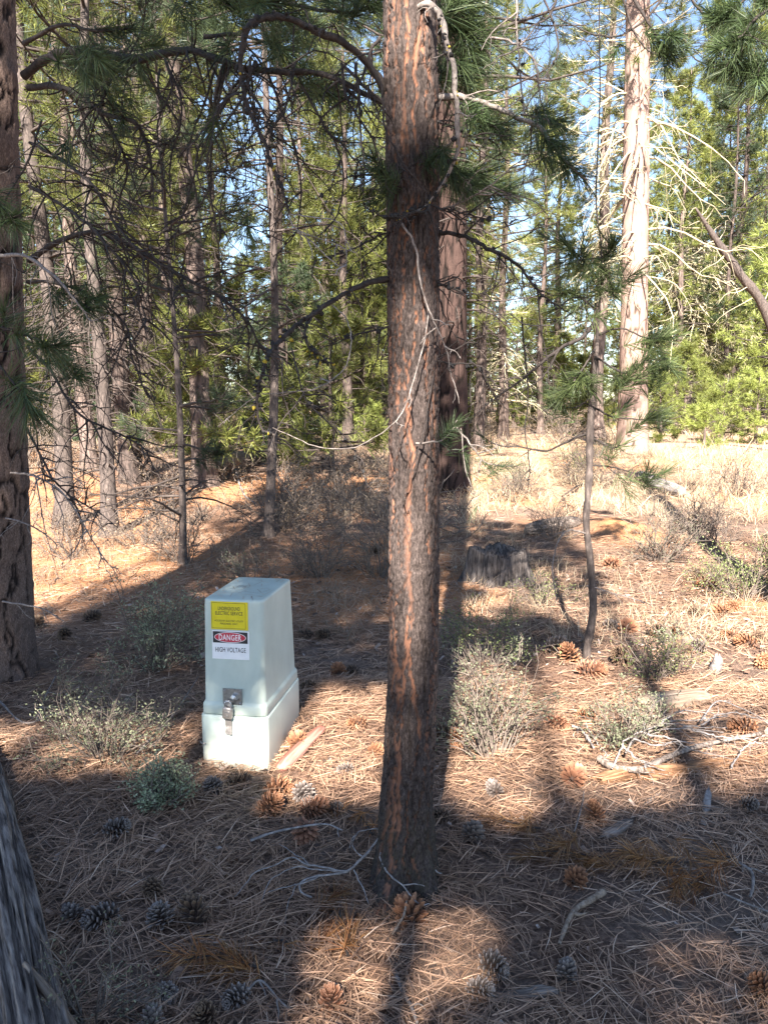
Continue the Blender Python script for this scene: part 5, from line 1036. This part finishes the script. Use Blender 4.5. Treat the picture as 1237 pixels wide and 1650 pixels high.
def cone_frames(n, open_, seed):
    r = np.random.default_rng(seed); out = []
    for i in range(n):
        t = (i + .5) / n; phi = i * 2.39996 + r.normal(0, .06); z = -.42 + .86 * t
        el = RAD(-18 + 95 * t ** 1.1 + (1 - open_) * 35) + r.normal(0, .07)
        ln = (.40 * math.sin(math.pi * min(.18 + .80 * t, 1)) ** .7 + .06) * (.92 + .16 * r.random())
        u = np.array([math.cos(phi) * math.cos(el), math.sin(phi) * math.cos(el), math.sin(el)]); v = np.array([-math.sin(phi), math.cos(phi), 0]); w = np.cross(u, v)
        c = np.array([math.cos(phi), math.sin(phi), 0]) * .07 * (1 - t * .6)
        Mx = np.eye(4); wd = .44 * (.6 + .55 * math.sin(math.pi * (.15 + .7 * t))); Mx[:3, 0] = u * ln; Mx[:3, 1] = v * wd; Mx[:3, 2] = w * wd * .9; Mx[:3, 3] = c + np.array([0, 0, z]); out.append((Mx, t, r.random()))
    return out
core_b = MB(); zc_ = np.linspace(-.46, .44, 9); tubes(core_b, np.stack([np.zeros(9), np.zeros(9), zc_], -1)[None], np.interp(zc_, [-.46, -.3, .2, .44], [.05, .13, .10, .02])[None], 10)
CORE = core_b.mesh('core', M['cone_core'])
ONE = {}; CONE = {}
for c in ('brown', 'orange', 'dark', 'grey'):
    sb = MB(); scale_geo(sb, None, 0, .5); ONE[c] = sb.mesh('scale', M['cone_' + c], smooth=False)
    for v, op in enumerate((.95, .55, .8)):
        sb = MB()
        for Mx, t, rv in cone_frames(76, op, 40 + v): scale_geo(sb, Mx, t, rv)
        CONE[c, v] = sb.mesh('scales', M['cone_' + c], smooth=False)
cr_ = np.random.default_rng(3)
CONES = [
 (535, 1606, 62, 'orange', 1, 'large orange-brown cone standing in the sunlit patch at the bottom edge', 0), (313, 1466, 60, 'dark', 1, 'big dark brown upright cone in the shaded lower left', 5), (258, 1475, 50, 'grey', 1, 'grey cone touching the big dark brown upright cone', 20), (163, 1474, 48, 'grey', 1, 'pinkish grey cone in the sun patch by the weathered log', 70), (118, 1470, 40, 'grey', 0, 'small grey cone left of the pinkish grey one', 75),
 (190, 1334, 40, 'grey', 0, 'pale grey cone half buried in needles right of the weathered log', 60), (342, 1264, 32, 'grey', 0, 'small grey cone in front of the pedestal', 30), (386, 1254, 38, 'dark', 0, 'dark cone against the shaded foot of the pedestal', 80), (437, 1294, 46, 'brown', 1, 'sunlit brown cone below the near end of the red stake', 40), (452, 1266, 42, 'brown', 0, 'brown cone touching the near end of the red stake', 70),
 (490, 1278, 40, 'grey', 0, 'bleached cone between the brown and the orange cones below the stake', 85), (506, 1300, 42, 'orange', 0, 'orange cone right of the bleached cone below the stake', 80), (491, 1338, 46, 'orange', 1, 'upside-down orange cone under the straight bleached twig', 160), (480, 1190, 36, 'brown', 0, 'brown cone against the right side of the pedestal', 80), (575, 1162, 34, 'brown', 0, 'reddish cone on sunlit litter right of the pedestal', 85),
 (608, 1208, 32, 'brown', 0, 'brown cone just left of the middle pine stem', 85), (660, 1464, 58, 'brown', 0, 'reddish brown cone at the very foot of the middle pine', 75), (556, 1240, 24, 'grey', 0, 'tiny grey cone on sunlit litter between stake and middle pine', 80), (542, 1298, 26, 'grey', 0, 'tiny grey cone right of the orange cones', 80), (270, 1598, 42, 'grey', 0, 'grey broken cone at the bottom left of the dead needle clump', 60),
 (380, 1604, 50, 'grey', 0, 'large grey cone below the rusty needle clump', 70), (330, 1630, 58, 'dark', 1, 'dark cone cut by the bottom edge left of centre', 30), (245, 1644, 42, 'grey', 1, 'grey cone cut by the bottom edge near the log', 60), (795, 1268, 36, 'grey', 0, 'pale cone on bright litter right of the middle pine', 80), (762, 1338, 42, 'grey', 0, 'grey cone in shade below the pale one right of the middle pine', 70),
 (708, 1312, 30, 'dark', 0, 'dark cone beside the base of the middle pine', 80), (735, 1188, 34, 'brown', 0, 'reddish cone at the foot of the green shrub', 85), (713, 1178, 34, 'dark', 1, 'dark cone in the shadow beside the middle pine', 75), (958, 1308, 42, 'brown', 1, 'dark brown upright cone under the rotting log', 10), (928, 1412, 40, 'brown', 0, 'red-brown cone below the tan dead needle sprigs', 85),
 (795, 1556, 46, 'grey', 0, 'dark grey cone in the shadow near the bottom', 80), (773, 1590, 46, 'grey', 1, 'grey cone below the other near the bottom shadow', 60), (912, 1562, 40, 'grey', 0, 'lone grey cone under the bent tan stick', 80), (1226, 1584, 54, 'brown', 1, 'brown sunlit cone cut by the lower right edge', 60), (925, 1248, 42, 'orange', 0, 'bright orange crumbling cone left of the rotting log', 85),
 (915, 1052, 38, 'brown', 1, 'upright brown cone left of the dark sapling base', 15), (893, 1037, 38, 'grey', 1, 'grey cone leaning on the brown one left of the sapling', 50), (952, 1076, 38, 'orange', 0, 'reddish cone right at the sapling base', 75), (1000, 1056, 36, 'dark', 0, 'dark brown cone right of the sapling base', 75), (1010, 1008, 32, 'orange', 1, 'orange-brown cone in the sun right of the sapling', 85),
 (984, 1006, 22, 'grey', 0, 'tiny grey cone next to the orange-brown sunlit one', 80), (1195, 1168, 40, 'brown', 0, 'dark red cone beside the wood slab near the right edge', 80), (1058, 1016, 30, 'dark', 0, 'dark cone, left end of the shaded cone row on the right', 80), (1090, 1018, 30, 'brown', 0, 'brown cone in the middle of the shaded cone row', 80), (1098, 1038, 36, 'dark', 1, 'large dark cone in front of the shaded cone row', 70),
 (1120, 1040, 32, 'grey', 0, 'grey cone at the right end of the shaded cone row', 80), (1122, 982, 24, 'dark', 0, 'small dark cone left of the pair on sunlit litter', 80), (1157, 980, 30, 'brown', 1, 'left cone of the touching pair on sunlit litter', 85), (1178, 977, 28, 'brown', 1, 'second cone of the touching pair on sunlit litter', 85), (1175, 1020, 26, 'brown', 0, 'small brown cone, first of three near the right edge', 80),
 (1200, 1030, 32, 'brown', 1, 'plump brown cone, middle of three near the right edge', 70), (1222, 1024, 26, 'dark', 0, 'dark cone, last of three near the right edge', 80), (1120, 922, 28, 'dark', 0, 'dark cone behind the sunlit clearing below the green shrub', 80), (1136, 936, 34, 'brown', 0, 'brown cone before the green shrub at the right', 80), (1232, 1062, 36, 'brown', 0, 'orange cone cut by the right edge', 75),
 (545, 1080, 28, 'brown', 0, 'brown cone of the pair right of the pedestal flange', 85), (568, 1077, 28, 'dark', 0, 'dark cone of the pair right of the pedestal flange', 80), (497, 1102, 24, 'dark', 0, 'dark cone close behind the pedestal corner', 80), (520, 1020, 26, 'dark', 0, 'dark cone in shade right of the pedestal hood', 80), (492, 1020, 22, 'dark', 0, 'small dark cone nearest the pedestal hood', 80),
 (898, 1162, 44, 'orange', 0, 'orange cone left of the sunlit sage shrub', 80), (942, 1150, 38, 'brown', 1, 'tall brown cone behind the orange one at the sage shrub', 40), (150, 992, 28, 'dark', 0, 'dark cone at the shade edge right of the left pine', 80), (104, 1020, 26, 'dark', 0, 'dark cone in shade between left pine and shrub', 80), (62, 1002, 26, 'dark', 0, 'dark cone beside the left edge pine', 80),
 (1206, 1294, 34, 'grey', 1, 'pale grey cone below the crumbling log at the right edge', 75), (245, 1432, 40, 'dark', 0, 'dark splayed cone behind the big upright one', 80), (605, 885, 24, 'dark', 0, 'small dark cone in shade left of the middle pine', 80), (985, 905, 26, 'orange', 0, 'orange cone at the foot of the soil mound', 80), (640, 940, 22, 'dark', 0, 'dark cone almost hidden beside the middle pine', 80), (700, 1080, 24, 'dark', 0, 'dark cone in the tree shadow by the green shrub', 80)]
for i, (px, py, s, col, var, lab, tilt) in enumerate(CONES):
    g = ground(px, py + s * .36); w = s * depth_of(g) / FPX; sc = w / 1.05 * (.88 + .2 * cr_.random())
    root = empty('pine_cone', g + np.array([0, 0, w * (.20 + .18 * cr_.random())]), lab, 'pine cone', 'pine cones on the litter')
    root.rotation_euler = (RAD(tilt), RAD(cr_.normal(0, 14)), cr_.random() * 6.28); root.scale = (sc * (.86 + .25 * cr_.random()), sc * (.86 + .25 * cr_.random()), sc * (.75 + .5 * cr_.random()))
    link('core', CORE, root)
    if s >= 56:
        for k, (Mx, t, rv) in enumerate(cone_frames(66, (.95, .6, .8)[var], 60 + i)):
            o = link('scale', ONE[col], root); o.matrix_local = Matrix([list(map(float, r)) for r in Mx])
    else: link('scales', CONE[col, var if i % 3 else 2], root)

# ------------------------------------------------------------------ dead needle sprigs
def sprig(pts, label, mat, n=7, tn=90, L=.11, lift=.02, r=.004):
    root = empty('needle_sprig', ground(*pts[0][:2]), label, 'needles', 'fallen needle sprigs'); P = catmull([lifted(p[0], p[1], lift) for p in pts], 16)
    mb = MB(); tubes(mb, P[None], np.linspace(r, r * .6, 16)[None], 7); mb.build('twig', M['limb'], root)
    i = np.linspace(3, 15, n).astype(int); D = unit(unit(P[i] - P[i - 2]) + rng.normal(0, .75, (n, 3)) + np.array([0, 0, .15])); nb = MB(); tufts(nb, P[i] + rng.normal(0, .02, (n, 3)), D, int(tn * .55), L * .9, .0022, .09, 8, 78, .05, 2)
    V = nb.V[0]; V[:, 2] = np.maximum(V[:, 2], H(V[:, 0], V[:, 1]) + .004); nb.build('needles', M[mat], root)
sprig([(560, 1540), (552, 1500), (548, 1470), (552, 1440)], 'rusty upright dead needle sprig left of the middle pine foot', 'needle_rust', 6, 110, .12)
sprig([(420, 1560), (380, 1548), (340, 1540), (295, 1548)], 'brown dead needle sprig sprawled in the lower left shade', 'needle_rust', 7, 100, .12)
sprig([(870, 1335), (840, 1330), (800, 1318), (755, 1310)], 'brown dead needle sprig on the shade line right of the middle pine', 'needle_tanned', 6, 80, .10)
sprig([(1080, 1392), (1020, 1385), (960, 1380), (900, 1372), (862, 1372)], 'long tan dead needle spray right of centre', 'needle_tanned', 10, 110, .12)
sprig([(1180, 1380), (1140, 1385), (1090, 1390), (1040, 1388)], 'greenish tan dead needle spray joining the long one on its right', 'needle_tanned', 6, 60, .12)
sprig([(1150, 1405), (1120, 1420), (1095, 1430), (1075, 1432)], 'rust and green dead needle spray below the long tan spray', 'needle_rust', 6, 80, .11)
sprig([(600, 1345), (585, 1320), (570, 1310), (560, 1305)], 'small brown dead needle tuft behind the bleached branch', 'needle_rust', 4, 60, .09)
sprig([(440, 1516), (455, 1515), (462, 1518)], 'tiny rusty needle tuft between the two dead sprigs', 'needle_rust', 2, 50, .06)

# ------------------------------------------------------------------ shrubs and dry grass
def shrub(px, py, wpx, hpx, label, leaf='leaf_sage', seed=1, n=38, lf=34, ls=.012, lw=.006, dist=None, sub=5, twiggy=1.0, spread=1.0):
    global rng
    keep = rng; rng = np.random.default_rng(seed * 7 + 1)
    g = ground(px, py); dep = depth_of(g); w = wpx * dep / FPX; h = hpx * dep / FPX
    root = empty('shrub', g, label, 'shrub', 'shrubs of the forest floor')
    n = int(n * .75); lobes = rng.random(4) * 6.283; az = np.where(rng.random(n) < .7, lobes[rng.integers(4, size=n)] + rng.normal(0, .35, n), rng.random(n) * 6.283); rad = np.sqrt(rng.random(n)) * (.75 + .5 * rng.random(n)); tip = np.stack([np.cos(az) * rad * w / 2, np.sin(az) * rad * w / 2 * .8, h * (1.05 - .4 * rad ** 2) * (.30 + .80 * rng.random(n) ** .8)], -1)
    B = g + np.stack([np.cos(az) * rad * w * .12, np.sin(az) * rad * w * .10, np.zeros(n) - .02], -1); D = unit(tip); L = np.linalg.norm(tip, axis=1)
    P = curves(B, D, L, 8, -.08, -.14, .11); st = MB(); tubes(st, P, taper(n, 8, .0032 * twiggy + .0009 * dep ** .5, .0012), 4)
    B2, D2, L2 = offshoots(P, sub, 20, 60, .22, .5, .2, flat=1); L2 = L2 * np.repeat(L, sub); P2 = curves(B2, D2, L2, 6, -.05, 0, .12); tubes(st, P2[:, [0, 2, 4, 5]], taper(len(B2), 4, .0016 + .0003 * dep, .0008 + .0002 * dep), 3)
    st.build('stems', M['stem'], root)
    if lf:
        lm = MB(); PP = P2[:, 2:].reshape(-1, 3); S = PP[rng.integers(len(PP), size=n * lf)] + rng.normal(0, .012 + .003 * dep, (n * lf, 3)) * .7
        d = unit(rng.normal(size=S.shape) + np.array([0, 0, .5])); s = perp(d); a = ls * (.6 + .8 * rng.random(len(S)))[:, None] * (1 + .05 * dep); b = a * lw / ls
        V = np.stack([S, S + d * a * .5 + s * b * .5, S + d * a, S + d * a * .5 - s * b * .5], 1); tone = np.repeat(np.stack([rng.random(len(S)), vnoise(S * 9, 3), rng.random(len(S))], -1), 4, 0)
        lm.add(V, np.arange(len(S) * 4).reshape(-1, 4), None, tone); lm.build('leaves', M[leaf], root)
    rng = keep
SHRUBS = [
 (255, 1078, 150, 165, 'twiggy grey-green shrub directly behind the pedestal on its left', 'leaf_mint', 60, 80, .012, .006),
 (172, 1222, 200, 165, 'broad grey-green sage shrub left of the pedestal', 'leaf_sage', 60, 70, .010, .005),
 (262, 1300, 96, 88, 'low mint green plant in front of the pedestal', 'leaf_mint', 60, 70, .011, .006),
 (795, 1222, 165, 205, 'large grey-green shrub right of the middle pine', 'leaf_sage', 54, 64, .011, .006),
 (785, 1070, 170, 120, 'shaded shrub between the stump and the large grey-green shrub', 'leaf_green', 50, 46, .012, .006),
 (1005, 1200, 140, 110, 'sunlit sage shrub behind the curved grey branch', 'leaf_sage', 46, 60, .011, .006),
 (1052, 1095, 120, 100, 'yellow-green shrub right of the sapling base', 'leaf_green', 40, 36, .012, .006),
 (1060, 905, 130, 95, 'grey bare sagebrush beside the orange soil mound', 'leaf_sage', 70, 26, .012, .004),
 (1195, 965, 150, 105, 'green sunlit shrub at the right edge', 'leaf_green', 60, 70, .013, .007),
 (935, 762, 100, 62, 'upright wispy shrub in the sunny meadow behind the sapling', 'leaf_green', 60, 30, .016, .005),
 (300, 905, 150, 100, 'bare brown twiggy shrub at the foot of the thin left sapling', 'leaf_dry', 40, 14, .012, .005),
 (405, 945, 90, 75, 'small leafy sprig shrub just above the pedestal top', 'leaf_sage', 22, 30, .012, .006),
 (560, 815, 160, 110, 'dry grey-brown bush left of the middle pine', 'leaf_dry', 60, 24, .016, .005),
 (520, 930, 90, 110, 'grey brittle bush in shade right of the pedestal', 'leaf_dry', 40, 20, .012, .005),
 (610, 930, 120, 120, 'shaded dry bush hard against the middle pine', 'leaf_dry', 44, 20, .013, .005),
 (1120, 860, 130, 80, 'tan dry bush right of the grey sagebrush', 'leaf_dry', 54, 26, .014, .005),
 (1190, 800, 150, 80, 'pale dry bush in the meadow at the right', 'leaf_dry', 54, 30, .016, .005),
 (890, 868, 110, 70, 'heap of bare grey twigs behind the old stump', 'leaf_dry', 44, 4, .012, .005),
 (145, 1640, 190, 150, 'faint grey-green weed beside the weathered log at the bottom', 'leaf_sage', 22, 36, .008, .004),
 (440, 830, 150, 90, 'shaded brown bush at the foot of the crooked dark pine', 'leaf_dry', 44, 18, .015, .005),
 (120, 900, 130, 90, 'pale bare twigs at the foot of the dark straight pine', 'leaf_dry', 34, 6, .012, .005),
 (820, 805, 130, 50, 'low dry bush in the sun behind the reddish pine foot', 'leaf_dry', 40, 20, .015, .005),
 (870, 975, 110, 60, 'small shaded plant right of the stump', 'leaf_green', 30, 30, .012, .006),
 (1085, 1035, 60, 60, 'little silvery plant behind the shaded cone row', 'leaf_mint', 20, 30, .012, .006)]
for i, (px, py, w, h, lab, lf, n, nl, ls, lw) in enumerate(SHRUBS): shrub(px, py, w, h, lab, lf, i + 1, n, nl, ls, lw)

bush_roots = []; br = np.random.default_rng(8); protos = [o for o in bpy.data.objects if o.name.startswith('shrub') and o.parent is None and any(t in o['label'] for t in ('dry', 'bare', 'brittle', 'brown'))]
tries = 0
while len(bush_roots) < 46 and tries < 3000:
    tries += 1; y = 8.5 + 20 * br.random() ** 1.2; px = 20 + 1200 * br.random(); x = (px - CX) / FPX * y
    if any((x - r.location.x) ** 2 + (y - r.location.y) ** 2 < 1.0 for r in bush_roots) or (abs(px - 1000) < 70 and y < 12): continue
    if px > 800 and br.random() < .5: continue
    src = protos[int(br.integers(len(protos)))]; r = empty('dry_bush', (x, y, float(H(x, y)) - .02), 'dry bush', 'shrub', 'dry bushes of the middle distance'); sc = (.8 + .7 * br.random()) * (.55 + y / 22); r.scale = (sc, sc, sc * (.6 + .5 * br.random())); r.rotation_euler = (0, 0, br.random() * 6.28); bush_roots.append(r)
    for ch in list(src.children): link(ch.name.split('.')[0], ch.data, r)
name_by_marks(bush_roots, 'dry twiggy bush')
def dry_grass():
    mb = MB(); gb = MB()
    for n, y0, y1, hh, wd, per in ((900, 5.2, 10, .22, .0026, 14), (2300, 10, 20, .34, .006, 15), (2600, 18, 45, .42, .014, 10)):
        x, y = fan(n, y0, y1); k = nz2(x, y, .35, 61); keep = rng.random(n) < ss(.38, .62, k) + .12; x, y = x[keep], y[keep]
        px, py, _ = proj(np.stack([x, y, H(x, y)], -1)); keep = ~((px > 300) & (px < 500) & (py > 930)); x, y = x[keep], y[keep]; m = len(x)
        keep = ((x - 2.95) / .6) ** 2 + ((y - 9.5) / .9) ** 2 > 1; x, y = x[keep], y[keep]; m = len(x)
        bx = np.repeat(x, per) + rng.normal(0, .05 + .004 * y0, m * per); by = np.repeat(y, per) + rng.normal(0, .05 + .004 * y0, m * per)
        B = np.stack([bx, by, H(bx, by) - .005], -1); D = unit(np.stack([rng.normal(0, .42, m * per), rng.normal(0, .42, m * per), np.ones(m * per)], -1)); L = hh * (.4 + .8 * rng.random(m * per))
        bend = np.stack([rng.normal(0, .3, m * per), rng.normal(0, .3, m * per), -.35 * rng.random(m * per)], -1) * L[:, None]
        grey = np.repeat((x < .6) | (rng.random(m) < .15), per)
        for sel, b in ((~grey, mb), (grey, gb)):
            if sel.any(): ribbons(b, B[sel], D[sel], L[sel], wd, bend[sel], None, 2)
    tag(mb.build('dry_grass', M['grass']), 'pale straw coloured dry grass over the sunny meadow', 'grass', kind='stuff')
    tag(gb.build('dry_grass', M['grass_grey']), 'grey-brown dry grass in the shaded middle of the forest', 'grass', kind='stuff')
dry_grass()
